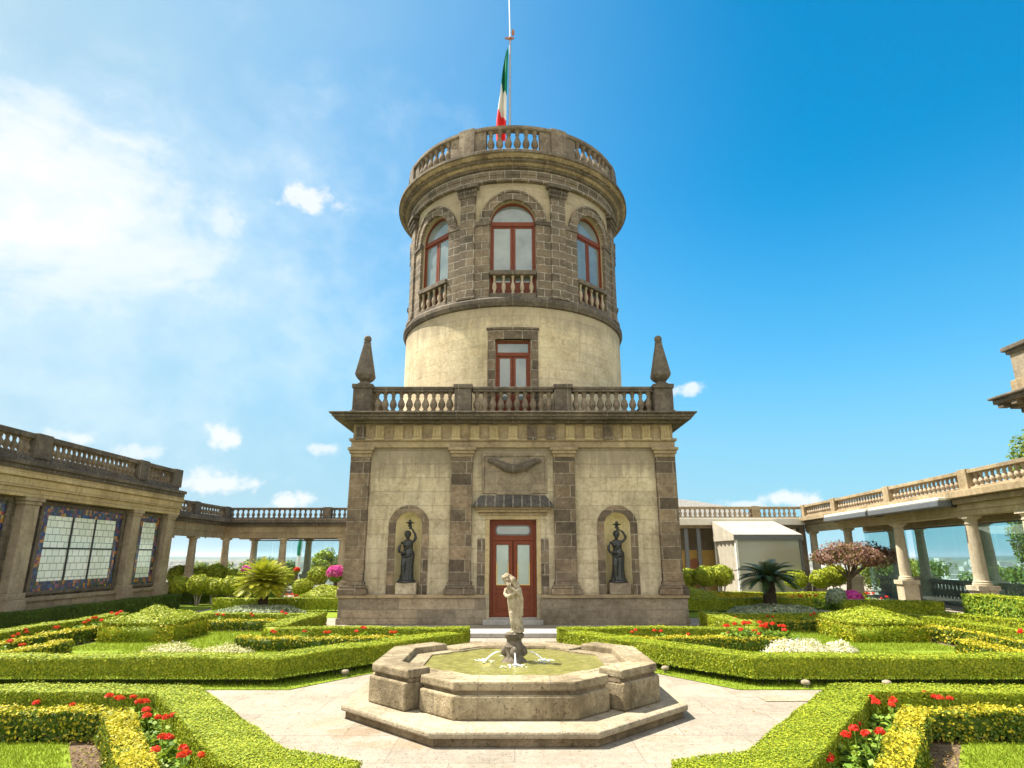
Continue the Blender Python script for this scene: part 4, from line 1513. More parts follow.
# bundle held against the cheek
mb.ball((.035, -.07, .74), (.055, .05, .062), 12, 9)
mb.ball((.075, -.05, .665), (.062, .06, .075), 12, 9)
# both arms folded round it
mb.tube([(-.085, -.01, .63), (-.115, -.05, .56), (-.085, -.095, .52)], [.034, .031, .028], 10)
mb.tube([(-.085, -.095, .52), (-.0, -.125, .545), (.055, -.12, .575)], [.027, .024, .02], 10)
hand(mb, (.05, -.12, .573), (.85, 0, .5), .62)
mb.tube([(.085, -.0, .635), (.125, -.04, .56), (.105, -.085, .525)], [.034, .032, .029], 10)
mb.tube([(.105, -.085, .525), (.04, -.12, .60), (-.02, -.115, .65)], [.027, .024, .02], 10)
hand(mb, (-.015, -.115, .648), (-.6, 0, .8), .62)
mb.tube([(.12, .0, .62), (.13, .02, .45), (.105, .03, .22)], [.035, .04, .035], 8)
sculpt('stone_statue', mb, 'old_white', .006, (0.0, FC, .875), 'weathered pale stone figure hugging a bundle on the fountain pedestal', 'statue', smooth_it=2)
stat = bpy.data.objects['stone_statue']
stat.scale = (.88, .9, .93)
stat.rotation_euler = (0, -.11, 0)
stat.location.x = .03

# ------------------------------------------------------------------ left wing with the stained glass
LW = thing('stained_glass_wing', 'low stone wing with stained glass windows and a roof balustrade', 'building', (-14, 18, 0))
XW = -14.0
y0w, y1w = 8.0, 25.75
mb = MB()
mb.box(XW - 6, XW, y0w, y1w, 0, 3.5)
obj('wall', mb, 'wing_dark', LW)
mb = MB(); mb.box(XW, XW + .10, y0w, y1w + .03, 0, .62); mb.box(XW, XW + .16, y0w, y1w + .05, .62, .74)
obj('plinth', mb, 'wing_stone', LW, bevel=.015)
for yc, w in ((13.0, .30), (18.05, .28), (23.2, .23), (25.55, .25)):
    mb = MB(); mb.box(XW, XW + .27, yc - w, yc + w, .9, 3.30)
    p = obj('pilaster', mb, 'wing_pilaster', LW, bevel=.015)
    mb = MB(); mb.box(XW, XW + .36, yc - w - .08, yc + w + .08, .0, .72); mb.box(XW, XW + .32, yc - w - .05, yc + w + .05, .72, .9)
    obj('base', mb, 'wing_pilaster', p, bevel=.015)
    mb = MB(); mb.box(XW, XW + .30, yc - w - .04, yc + w + .04, 3.30, 3.40); mb.box(XW, XW + .335, yc - w - .1, yc + w + .1, 3.40, 3.50)
    obj('capital', mb, 'wing_pilaster', p, bevel=.015)
mb = MB()
mb.box(XW - .4, XW + .34, y0w, y1w + .22, 3.5, 3.74); mb.box(XW - .4, XW + .39, y0w, y1w + .26, 3.74, 4.02); mb.box(XW - .4, XW + .45, y0w, y1w + .28, 4.02, 4.14); mb.box(XW - .4, XW + .42, y0w, y1w + .28, 4.14, 4.22)
mb.box(XW - 6, XW - .4, y0w, y1w + .22, 3.5, 4.2)
obj('entablature', mb, 'wing_frieze', LW, bevel=.015)
mb = MB()
mb.box(XW - 6, XW + .46, y0w, y1w + .22, 4.22, 4.34); mb.box(XW - 6, XW + .52, y0w, y1w + .25, 4.34, 4.46); mb.box(XW - 5, XW + .2, y0w, y1w + .2, 4.46, 4.62)
obj('cornice', mb, 'weathered', LW, bevel=.02)
mb = MB()
peds = [12.9, 18.1, 23.25, 25.72]
mb.box(XW - .14, XW + .14, y0w, y1w, 4.62, 4.72); mb.box(XW - .17, XW + .17, y0w, y1w, 5.17, 5.32)
mb.box(XW - 5, XW - .2, y1w - .14, y1w + .14, 4.62, 4.72); mb.box(XW - 5, XW - .2, y1w - .17, y1w + .17, 5.17, 5.32)
rb = obj('balustrade', mb, 'weathered', LW, bevel=.012)
for yc in peds:
    mb = MB(); mb.box(XW - .24, XW + .24, yc - .30, yc + .30, 4.62, 5.34)
    obj('pedestal', mb, 'weathered', rb, bevel=.015)
edges = [y0w] + peds
for a, b2 in zip(peds[:-1], peds[1:]):
    n = int((b2 - a - .52) / .235)
    for i in range(n):
        inst('baluster', BALUSTER, rb, (XW, a + .26 + (b2 - a - .52) * (i + .5) / n, 4.72), s=(1.15, 1.15, .725))
for i in range(12):
    inst('baluster', BALUSTER, rb, (XW - .6 - i * .3, y1w, 4.72), s=(1.15, 1.15, .725))


def stained_window(ya, yb, za, zb, border):
    f = MB()
    for (p, q, c, d) in ((ya, yb, za, za + .10), (ya, yb, zb - .12, zb), (ya, ya + .12, za + .10, zb - .12), (yb - .12, yb, za + .10, zb - .12)):
        f.box(XW + .002, XW + .10, p, q, c, d)
    w = obj('stained_glass_window', f, 'weathered', LW, bevel=.01)
    g = MB()
    a, b2, c, d = ya + .12, yb - .12, za + .10, zb - .12
    for (p, q, r, s_) in ((a, b2, c, c + border), (a, b2, d - border, d), (a, a + border, c + border, d - border), (b2 - border, b2, c + border, d - border)):
        g.box(XW + .003, XW + .05, p, q, r, s_)
    obj('mosaic_border', g, 'stained_border', w)
    g = MB(); g.box(XW + .003, XW + .04, a + border, b2 - border, c + border, d - border)
    obj('leaded_pane', g, 'leaded_glass', w)
    g = MB()
    a += border; b2 -= border; c += border; d -= border
    for k in (1, 2):
        y = a + (b2 - a) * k / 3
        if yb - ya > 2.2: g.box(XW + .04, XW + .075, y - .025, y + .025, c, d)
    g.box(XW + .04, XW + .073, a, b2, (c + d) / 2 - .02, (c + d) / 2 + .02)
    obj('glazing_bar', g, 'iron', w)


stained_window(18.66, 22.76, .80, 3.46, .27)
stained_window(23.66, 25.22, .80, 3.46, .22)
stained_window(13.45, 17.5, .80, 3.48, .50)


# ------------------------------------------------------------------ colonnades
def column_mesh(z0, z1, r):
    mb = MB()
    H = z1 - z0
    p = [(r * 1.32, z0), (r * 1.32, z0 + .06), (r * 1.18, z0 + .09), (r * 1.22, z0 + .12), (r * 1.02, z0 + .15)]
    for i in range(9):
        f = i / 8
        p.append((r * (1.0 - .17 * f ** 1.6), z0 + .16 + (H - .42) * f))
    p += [(r * .95, z1 - .25), (r * .95, z1 - .22), (r * .84, z1 - .21), (r * .86, z1 - .15), (r * 1.12, z1 - .09), (r * 1.15, z1 - .08)]
    mb.lathe(p, seg=24)
    mb.box(-r * 1.12, r * 1.12, -r * 1.12, r * 1.12, z1 - .08, z1)
    return mb


def colonnade_run(T, x0, x1, yf, depth, cols_f, cols_r, zc, rail_z, mats, nbal, arch_h, screen=True, rail_peds=(), r=.20, ped_h=1.0, ped=True):
    """straight run in local coordinates: front plane y = yf, depth towards +y; columns at the given x"""
    za = zc + arch_h
    mb = MB()
    mb.box(x0, x1, yf, yf + .42, zc, zc + arch_h * .45); mb.box(x0, x1, yf - .03, yf + .42, zc + arch_h * .45, za)
    mb.box(x0, x1, yf + depth - .42, yf + depth, zc, za)
    mb.box(x0, x1, yf + .42, yf + depth - .42, za - .12, za)
    obj('architrave', mb, mats[0], T, bevel=.012)
    zk = rail_z - .60
    mb = MB()
    mb.box(x0, x1, yf - .16, yf + depth, za, za + (zk - za) * .45); mb.box(x0, x1, yf - .34, yf + depth, za + (zk - za) * .45, zk)
    obj('cornice', mb, mats[1], T, bevel=.02)
    mb = MB()
    mb.box(x0, x1, yf - .10, yf + .16, zk, zk + .08); mb.box(x0, x1, yf - .13, yf + .19, rail_z - .11, rail_z)
    R_ = obj('balustrade', mb, mats[1], T, bevel=.01)
    pw = .22
    for xc in rail_peds:
        mb = MB(); mb.box(xc - pw, xc + pw, yf - .18, yf + .24, zk, rail_z + .03)
        obj('pedestal', mb, mats[1], R_, bevel=.015)
    spans = sorted(rail_peds)
    for a, b2 in zip(spans[:-1], spans[1:]):
        n = int((b2 - a - 2 * pw) / nbal)
        for i in range(n):
            inst('baluster', BALUSTER if mats[1] == 'weathered' else PALEBAL, R_, (a + pw + (b2 - a - 2 * pw) * (i + .5) / n, yf + .03, zk + .08), s=(1.0, 1.0, .66))
    cm = column_mesh(ped_h if ped else .1, zc, r).mesh('column', [mats[2]], smooth=40)
    pm = MB()
    hw = r * 1.34
    pm.box(-hw - .04, hw + .04, -hw - .04, hw + .04, 0, .16); pm.box(-hw, hw, -hw, hw, .16, ped_h - .14); pm.box(-hw - .05, hw + .05, -hw - .05, hw + .05, ped_h - .14, ped_h)
    pmm = pm.mesh('column_pedestal', [mats[2]])
    for xs, yy in ((cols_f, yf + .22), (cols_r, yf + depth - .22)):
        for xc in xs:
            c = inst('column', cm, T, (xc, yy, 0))
            if ped:
                p = inst('column_pedestal', pmm, c, (xc, yy, 0))
    return R_


mats_l = ('tan_stone', 'weathered', 'column_stone')
# left: a short run behind the wing, then the long run across the back
LC = thing('colonnade', 'stone colonnade with roof balustrade behind the left garden', 'colonnade', (0, 0, 0))
colonnade_run(LC, -15.6, -4.0, 33.9, 3.0, (-15.25, -12.2, -9.05, -6.0), (-14.75, -11.65, -8.6), 2.80, 4.38, mats_l, .27, .62, rail_peds=(-15.35, -9.9, -4.2), ped_h=.9)
LS = thing('colonnade', 'short stone colonnade joining the stained glass wing to the back', 'colonnade', (-15.2, 33.9, 0), rz=PI / 2)
colonnade_run(LS, -7.4, -.25, .0, 3.0, (-6.0, -3.0), (-6.3, -4.4, -2.4), 2.80, 4.38, mats_l, .27, .62, rail_peds=(-7.2, -3.7, -.4), ped_h=.9)


def glass_screen(label, pts_fn, spans, z0, z1, mat='screen_glass'):
    T = thing('glass_screen', label, 'glass screen', (0, 0, 0))
    for a, b2 in spans:
        n = max(1, int(round((b2 - a) / 1.1)))
        for i in range(n):
            p, q = a + (b2 - a) * i / n, a + (b2 - a) * (i + 1) / n
            mb = MB(); mb.box(p + .01, q - .01, -.006, .006, z0, z1)
            obj('glass_pane', mb.warp(pts_fn), mat, T)
    mb = MB(); mb.box(spans[0][0], spans[-1][1], -.03, .03, z0 - .06, z0 - .002); mb.box(spans[0][0], spans[-1][1], -.03, .03, z1 + .002, z1 + .06)
    obj('rail', mb.warp(pts_fn), 'steel_grey', T)
    return T


glass_screen('clear glass wind screen behind the left back colonnade', lambda u, y, z: (u, 36.25 + y, z), ((-14.6, -5.0),), .1, 2.7, 'clear_glass')

# right: the long run towards the camera, slightly turned
ang_r = -math.atan2(1.55, 16.5)
org = Vector((15.4, 33.2, 0))
ux = Vector((-1.55, -16.5, 0)).normalized()      # local +x runs towards the camera
rz_r = math.atan2(ux.y, ux.x)


def RL_(u, y, z):
    """local frame of the right colonnade: u towards the camera, y outwards"""
    o_ = Vector((-ux.y, ux.x, 0))
    return (org.x + ux.x * u + o_.x * y, org.y + ux.y * u + o_.y * y, z)


RC = thing('colonnade', 'long sunlit stone colonnade with balustrade along the right side', 'colonnade', tuple(org), rz=rz_r)
mats_r = ('tan_stone', 'column_stone', 'column_stone')
colonnade_run(RC, -.3, 24.0, -.05, 3.3, (0.1, 4.3, 8.85, 13.35, 15.95, 20.3), (2.3, 4.7, 9.2, 13.7, 15.75, 20.3), 3.10, 4.44, ('frieze_stone', 'tan_stone', 'pale_column'), .25, .36,
              rail_peds=(0.1, 4.0, 9.1, 14.0, 18.6, 23.6), r=.198, ped_h=1.02)
# low rear balustrade and the glass in front of it
T = thing('terrace_balustrade', 'low stone balustrade between the rear columns of the right colonnade', 'balustrade', tuple(org), rz=rz_r)
mb = MB()
mb.box(0, 23, 3.0, 3.2, 0, .18); mb.box(0, 23, 2.97, 3.23, .82, .95)
obj('rail', mb, 'plinth_stone', T, bevel=.01)
for i in range(84):
    inst('baluster', BALUSTER, T, (.3 + i * .26, 3.1, .18), s=(1.1, 1.1, 1.02))
glass_screen('tall teal glass wind screen inside the right colonnade', lambda u, y, z: RL_(u, 2.62 + y, z), ((.3, 4.4), (4.9, 9.0), (9.4, 13.5), (13.9, 15.6)), .05, 3.0)

# awnings rolled up under the right balustrade
for a, b2, txt in ((3.9, 8.15, 'grey roller awning on the right colonnade nearest the back corner'), (8.35, 13.25, 'longer grey roller awning ending in a bracket on the right colonnade')):
    T = thing('roller_awning', txt, 'awning', RL_(a, -.4, 3.6), 'roller awnings on the right colonnade')
    mb = MB(); mb.box(a, b2, -.62, -.20, 3.60, 3.70)
    mb.warp(RL_); obj('awning_cover', mb, 'awning_fabric', T, bevel=.02)
    mb = MB(); mb.box(a, b2, -.66, -.22, 3.40, 3.597)
    mb.warp(RL_); obj('cassette', mb, 'steel_grey', T, bevel=.03)
    for q in (a + .05, b2 - .05):
        mb = MB(); mb.box(q - .05, q + .05, -.25, .0, 3.38, 3.62)
        mb.warp(RL_); obj('bracket', mb, 'iron', T)

# right back: gallery room with ochre wall, grey posts and a tent in front
RB = thing('gallery_building', 'low gallery with ochre wall and balustrade behind the garden tent', 'building', (9, 34, 0))
mb = MB(); mb.box(3.5, 16.5, 36.3, 36.6, 0, 3.5)
obj('wall', mb, 'cream_stucco', RB)
mb = MB(); mb.box(8.3, 11.3, 34.5, 34.6, 0, 2.2)
obj('painted_wall', mb, 'ochre_wall', RB)
mb = MB(); mb.arch_fill(9.75, .42, 0, 1.35, 34.49)
obj('arched_door', mb, 'terracotta', RB)
for x in (9.1, 9.75, 11.05):
    mb = MB(); mb.box(x - .10, x + .10, 33.5, 33.7, 0, 3.3)
    obj('post', mb, 'steel_grey', RB, bevel=.01)
mb = MB(); mb.box(15.0, 15.35, 33.45, 33.8, 0, 3.3)
obj('corner_pillar', mb, 'plinth_stone', RB, bevel=.01)
mb = MB(); mb.box(3.5, 15.3, 33.4, 36.3, 3.3, 3.5)
obj('roof', mb, 'plinth_stone', RB)
mb = MB(); mb.box(3.5, 15.2, 33.05, 33.5, 3.44, 3.80)
obj('fascia', mb, 'awning_fabric', RB, bevel=.02)
mb = MB(); mb.box(3.5, 15.3, 33.35, 33.6, 3.80, 3.88); mb.box(3.5, 15.3, 33.32, 33.63, 4.28, 4.40)
rb2 = obj('balustrade', mb, 'tan_stone', RB, bevel=.01)
for i in range(38):
    inst('baluster', PALEBAL, rb2, (5.2 + i * .262, 33.48, 3.88), s=(1.0, 1.0, .66))
mb = MB(); mb.box(12.6, 13.0, 33.3, 33.66, 3.8, 4.43); obj('pedestal', mb, 'tan_stone', rb2)
# white vaulted roof beyond
mb = MB()
n = 16
vs = []
for y in (40.0, 48.0):
    for i in range(n + 1):
        a = PI * i / n
        vs.append((6.0 + 10.0 * -math.cos(a), y, 3.6 + 2.0 * math.sin(a)))
mb.add(vs, [(i, i + 1, n + 2 + i, n + 1 + i) for i in range(n)] + [tuple(range(n + 1))[::-1]])
w = obj('white_pavilion', mb, 'roof_white', None, smooth=40)
tag(w, 'white arched roof showing above the back balustrade', 'pavilion')
mb = MB()
for x in (-3.5, 15.2): mb.box(x, x + .2, 40.2, 47.8, 0, 3.62)
obj('post', mb, 'roof_white', w)

T = thing('garden_tent', 'beige canvas tent with clear plastic front below the balustrade', 'tent', (11.8, 30, 0))
X0, X1, Y0, Y1 = 10.45, 13.45, 30.0, 33.0
mb = MB()
ze, zr = 2.86, 3.62
f1, f2 = (X0 - .1, Y0 - .1, ze), (X1 + .1, Y0 - .1, ze)
r1_, r2_ = (X0 - .1, Y1, zr), (X1 + .1, Y1, zr)
b1, b2_ = (X0 - .1, Y1, ze), (X1 + .1, Y1, ze)
mb.add([f1, f2, r2_, r1_, b1, b2_], [(0, 1, 2, 3), (3, 2, 5, 4), (1, 5, 2), (0, 3, 4)])
obj('tent_roof', mb, 'tent_canvas', T)
mb = MB(); mb.box(X0 - .1, X1 + .1, Y0 - .12, Y0 - .08, ze - .24, ze)
obj('front_valance', mb, 'steel_grey', T)
for q in (X0 - .12, X1 + .08):
    mb = MB(); mb.box(q, q + .04, Y0 - .1, Y1, ze - .26, ze)
    obj('side_valance', mb, 'tent_canvas', T)
mb = MB()
k = 24
for i in range(k):
    a, b3 = Y0 + (Y1 - Y0) * i / k, Y0 + (Y1 - Y0) * (i + 1) / k
    g = lambda q: .035 * math.sin(q * 11)
    mb.quad((X0 + g(a), a, 0), (X0 + g(b3), b3, 0), (X0 + g(b3), b3, ze - .1), (X0 + g(a), a, ze - .1))
obj('side_curtain', mb, 'tent_canvas', T)
mb = MB(); mb.box(X0 + .1, X1 - .1, Y1 - .05, Y1, 0, ze - .05); mb.box(X1 - .02, X1, Y0 + .1, Y1 - .05, 0, ze - .05)
obj('back_curtain', mb, 'tent_canvas', T)
for x, y in ((X0, Y0), (X1, Y0), (X0, Y1), (X1, Y1)):
    mb = MB(); mb.box(x - .05, x + .05, y - .05, y + .05, 0, ze)
    obj('tent_pole', mb, 'steel_grey' if x > 12 else 'white_paint', T)
mb = MB(); mb.box(X0 + .06, X1 - .06, Y0 - .003, Y0 + .003, .1, ze - .1)
obj('plastic_front', mb, 'plastic_sheet', T)
# pale urn stand seen through the plastic
mb = MB()
mb.lathe([(.16, 0), (.16, .1), (.09, .16), (.09, 1.5), (.13, 1.55), (.13, 1.62)], (12.05, 30.8), 14)
T = thing('flower_stand', 'pale stand with a small leafy bouquet inside the tent', 'plant stand', (12.05, 30.8, 0))
obj('stand', mb, 'white_paint', T, smooth=40)
P = rng.normal(0, .16, (160, 3)) + (12.05, 30.8, 1.95)
foliage_obj('bouquet', [(*leaf_quads(P, rng.normal(0, 1, P.shape), .055), 0)], ['silver_leaf'], T)

# right upper pavilion above the colonnade
PV = thing('corner_pavilion', 'stone corner pavilion with deep cornice above the right colonnade', 'pavilion', (17, 15, 3.8))
mb = MB(); mb.box(15.0, 19.5, 11, 17.5, 3.75, 5.9)
obj('wall', mb, 'tan_stone', PV)
mb = MB(); mb.box(14.9, 19.5, 11, 17.57, 5.5, 5.66); mb.box(14.8, 19.7, 11, 17.66, 5.90, 6.05); mb.box(14.6, 19.9, 11, 17.8, 6.05, 6.22); mb.box(14.3, 20, 11, 18.02, 6.22, 6.36); mb.box(14.22, 20, 11, 18.1, 6.36, 6.44)
obj('cornice', mb, 'weathered', PV, bevel=.03)
for i in range(14):
    y = 17.8 - i * .5
    mb = MB(); mb.box(14.35, 14.6, y - .1, y + .1, 6.10, 6.217)
    obj('modillion', mb, 'weathered', PV)
mb = MB(); mb.box(14.9, 19, 11, 17.95, 6.44, 6.95)
obj('attic_base', mb, 'tan_stone', PV, bevel=.02)
mb = MB(); mb.box(15.0, 19, 11, 17.85, 6.95, 7.75)
obj('attic', mb, 'plinth_stone', PV)
mb = MB(); mb.box(14.93, 19, 11, 17.93, 7.75, 7.86); mb.box(14.86, 19, 11, 18.02, 7.86, 8.0)
obj('attic_cap', mb, 'weathered', PV, bevel=.03)

# hanging lanterns of the left colonnade
mb = MB()
mb.tube([(0, 0, 0), (0, 0, -.12)], .012, 6)
mb.lathe([(.03, -.10), (.12, -.17), (.13, -.19), (.10, -.20), (.09, -.40), (.05, -.44), (.01, -.48)], (0, 0), 10)
for a in (0, PI / 2, PI, 3 * PI / 2):
    mb.tube([(.06 * math.cos(a), .06 * math.sin(a), -.14), (.2 * math.cos(a), .2 * math.sin(a), -.10), (.26 * math.cos(a), .26 * math.sin(a), -.18)], .012, 6)
    mb.ball((.26 * math.cos(a), .26 * math.sin(a), -.22), .04, 8, 6)
LANT = mb.mesh('hanging_lantern', ['iron'], smooth=50)
for i, px in enumerate((-16.9, -15.2, -13.55, -12.1, -10.6)):
    o = inst('hanging_lantern', LANT, None, (px, 35.2, 3.30))
    tag(o, 'dark iron lantern hanging under the left back colonnade, %s from the left' % ('first', 'second', 'third', 'fourth', 'fifth')[i], 'lantern', 'lanterns under the left colonnade')


# ------------------------------------------------------------------ hedges and plants
def offset_poly(pts, w):
    """left and right edges of a band w wide along a polyline, mitred"""
    L, R_ = [], []
    n = len(pts)
    for i in range(n):
        p = np.array(pts[i], float)
        d0 = (p - np.array(pts[i - 1])) if i > 0 else None
        d1 = (np.array(pts[i + 1]) - p) if i < n - 1 else None
        if d0 is None: d0 = d1
        if d1 is None: d1 = d0
        d0 = d0 / np.linalg.norm(d0); d1 = d1 / np.linalg.norm(d1)
        n0 = np.array([-d0[1], d0[0]]); n1 = np.array([-d1[1], d1[0]])
        m = n0 + n1; m /= np.linalg.norm(m)
        k = w / 2 / max(.35, m.dot(n0))
        L.append(p + m * k); R_.append(p - m * k)
    return L, R_


def sample_quad(a, b, c, d, n):
    u = rng.random((n, 1)); v = rng.random((n, 1))
    return (a * (1 - u) + b * u) * (1 - v) + (d * (1 - u) + c * u) * v


def leaf_size(x, y):
    d = math.hypot(x, y)
    return max(.0095, .0013 * d + .0018)


def hedge(label, pts, w, z1, mats=('box_leaf', 'box_leaf'), group=None, zb=.07, size=1.0, gold_side=.0, cover=1.9, sway=.012, loose=False):
    """clipped hedge along a polyline: dense inner body, leaves over all faces, bare stems near the ground"""
    # break long legs so that leaf size follows distance and the clipped faces waver a little
    P = [np.array(pts[0], float)]
    for a, b in zip(pts[:-1], pts[1:]):
        a = np.array(a, float); b = np.array(b, float)
        k = max(1, int(np.linalg.norm(b - a) / .8))
        for i in range(k): P.append(a + (b - a) * (i + 1) / k)
    L, R_ = offset_poly(P, w)
    Li, Ri = offset_poly(P, w - .06)
    parts = []
    hz = [z1 + .014 * math.sin(1.9 * p[0] + 2.3 * p[1]) for p in P]
    V, Q = [], []
    for k in range(len(P)):
        e0 = .03
        for q, z in ((Li[k], zb + .03), (Li[k], hz[k] - .03), (Ri[k], hz[k] - .03), (Ri[k], zb + .03)):
            V.append((q[0], q[1], z))
    for k in range(len(P) - 1):
        a, b = 4 * k, 4 * k + 4
        Q += [(a, a + 1, b + 1, b), (a + 1, a + 2, b + 2, b + 1), (a + 2, a + 3, b + 3, b + 2), (a + 3, a, b, b + 3)]
    m_ = 4 * (len(P) - 1)
    Q += [(0, 3, 2, 1), (m_, m_ + 1, m_ + 2, m_ + 3)]
    parts.append((np.array(V), np.array(Q), 1))

    def face(a, b, c, d, nrm, top, s):
        ar = .5 * (np.linalg.norm(np.cross(b - a, d - a)) + np.linalg.norm(np.cross(b - c, d - c)))
        n = int(cover * ar / (1.1 * s * s))
        if n < 1: return
        X = sample_quad(a, b, c, d, n)
        wob = sway * (np.sin(X[:, :1] * 7 + X[:, 2:] * 11) + np.sin(X[:, 1:2] * 9 + X[:, 2:] * 5)) * .5
        X = X + np.array(nrm) * (wob + rng.normal(-.008, .008, (n, 1)))
        stray = rng.random(n) < (.12 if loose else .015)
        X[stray] += np.array(nrm) * rng.uniform(.0, .035, (stray.sum(), 1))
        Vq, Qq = leaf_quads(X, np.tile(np.array(nrm, float), (n, 1)), s, flop=.85 if loose else (.32 if top else .6))
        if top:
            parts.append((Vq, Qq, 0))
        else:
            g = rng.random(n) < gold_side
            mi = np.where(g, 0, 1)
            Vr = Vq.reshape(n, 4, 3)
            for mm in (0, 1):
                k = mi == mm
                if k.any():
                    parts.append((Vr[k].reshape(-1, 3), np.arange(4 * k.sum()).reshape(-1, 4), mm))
    for k in range(len(P) - 1):
        s = leaf_size(*P[k]) * size
        v3 = lambda q, z: np.array([q[0], q[1], z])
        d = P[k + 1] - P[k]; d /= np.linalg.norm(d); nl = (-d[1], d[0], 0); nr_ = (d[1], -d[0], 0)
        z0, za, zc = zb, hz[k], hz[k + 1]
        face(v3(R_[k], za), v3(R_[k + 1], zc), v3(L[k + 1], zc), v3(L[k], za), (0, 0, 1), True, s)
        face(v3(L[k], z0), v3(L[k + 1], z0), v3(L[k + 1], zc), v3(L[k], za), nl, False, s)
        face(v3(R_[k], z0), v3(R_[k + 1], z0), v3(R_[k + 1], zc), v3(R_[k], za), nr_, False, s)
        if k == 0: face(v3(L[0], z0), v3(R_[0], z0), v3(R_[0], za), v3(L[0], za), (-d[0], -d[1], 0), False, s)
        if k == len(P) - 2: face(v3(L[-1], z0), v3(R_[-1], z0), v3(R_[-1], zc), v3(L[-1], zc), (d[0], d[1], 0), False, s)
    o = foliage_obj('hedge', parts, list(mats))
    # stems
    mb = MB()
    for k in range(len(P) - 1):
        d = P[k + 1] - P[k]; ln = np.linalg.norm(d); d /= ln; nn = np.array((-d[1], d[0]))
        for i in range(int(ln / .09)):
            c = P[k] + d * (i + rng.random()) * .09 + nn * rng.uniform(-.42, .42) * w
            mb.tube([(c[0], c[1], 0), (c[0] + rng.normal(0, .02), c[1] + rng.normal(0, .02), zb + .08)], .007, 4)
    tag(obj('stems', mb, 'bark', o), None, None, None, 'stuff')
    return tag(o, label, 'hedge', group)


def M_(pts, s): return [(x * s, y) for x, y in pts]


GH = 'clipped box hedges of the parterre'
GG = 'low golden edging hedges'
for s, sd_ in ((1, 'left'), (-1, 'right')):
    hedge('wide clipped hedge at the nearest %s corner, beside the paving' % sd_, M_([(-8.6, 7.97), (-3.93, 7.97), (-2.02, 5.40), (-1.42, 5.13), (-1.42, 4.2)], s), .50, .40, group=GH)
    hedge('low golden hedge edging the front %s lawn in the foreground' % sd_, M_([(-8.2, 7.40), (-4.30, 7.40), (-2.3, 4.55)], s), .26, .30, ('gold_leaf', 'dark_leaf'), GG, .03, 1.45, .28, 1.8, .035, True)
    hedge('long clipped hedge running to the fountain path before the %s parterre' % sd_, M_([(-11.5, 10.50), (-3.76, 10.50), (-1.22, 13.52)], s), .58, .40, group=GH, zb=.11)
    hedge('thin clipped hedge behind the geranium row of the %s parterre' % sd_, M_([(-.97, 14.6), (-5.1, 14.6)], s), .42, .38, group=GH)
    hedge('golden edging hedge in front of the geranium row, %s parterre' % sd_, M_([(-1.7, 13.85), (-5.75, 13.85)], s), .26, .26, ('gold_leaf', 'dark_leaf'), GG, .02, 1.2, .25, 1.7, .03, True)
    hedge('clipped hedge beside the path along the %s side of the tower' % sd_, M_([(-5.38, 14.9), (-5.38, 18.2)], s), .50, .40, group=GH)
    hedge('clipped hedge closing the far end of the %s parterre' % sd_, M_([(-5.7, 18.25), (-10.5, 18.25)], s), .42, .36, group=GH)
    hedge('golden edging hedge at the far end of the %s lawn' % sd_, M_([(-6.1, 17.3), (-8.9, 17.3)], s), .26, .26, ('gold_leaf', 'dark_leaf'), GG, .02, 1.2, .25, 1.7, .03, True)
    hedge('clipped outer hedge of the %s parterre running away from the camera' % sd_, M_([(-10.65, 11.0), (-10.65, 17.9)], s), .46, .40, group=GH)
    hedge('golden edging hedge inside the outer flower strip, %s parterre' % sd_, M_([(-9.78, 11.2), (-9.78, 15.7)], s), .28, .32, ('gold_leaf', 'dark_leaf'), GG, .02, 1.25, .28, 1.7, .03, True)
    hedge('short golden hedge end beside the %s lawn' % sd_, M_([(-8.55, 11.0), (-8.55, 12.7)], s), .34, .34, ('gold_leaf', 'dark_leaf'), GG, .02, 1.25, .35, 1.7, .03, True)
    hedge('clipped hedge behind the cycad mound on the %s' % sd_, M_([(-5.75, 23.2), (-10.5, 23.2)], s), .50, .45, group=GH)
hedge('dark hedge along the foot of the stained glass wing', [(-12.7, 8.5), (-12.7, 24.5)], .60, .50, ('dark_leaf', 'dark_leaf'), GH, .04)
hedge('dark low hedge under the round bushes at the left back', [(-14.2, 27.0), (-9.6, 27.0)], .6, .5, ('dark_leaf', 'dark_leaf'), GH, .04)
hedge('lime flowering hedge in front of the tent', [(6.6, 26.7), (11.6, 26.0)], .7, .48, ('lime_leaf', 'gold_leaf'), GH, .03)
hedge('clipped hedge across the end of the path by the right columns', [(10.6, 21.2), (13.4, 20.6)], .5, .52, group=GH)
hedge('clipped hedge beside the right garden path, in front of the column pedestals', [(11.6, 18.2), (12.5, 14.6)], .5, .42, group=GH)
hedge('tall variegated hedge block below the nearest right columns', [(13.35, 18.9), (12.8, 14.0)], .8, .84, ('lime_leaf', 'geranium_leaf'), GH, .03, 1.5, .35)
hedge('lime hedge under the round bushes at the right back', [(12.0, 27.2), (14.3, 26.6)], .6, .45, ('lime_leaf', 'lime_leaf'), GH, .03)


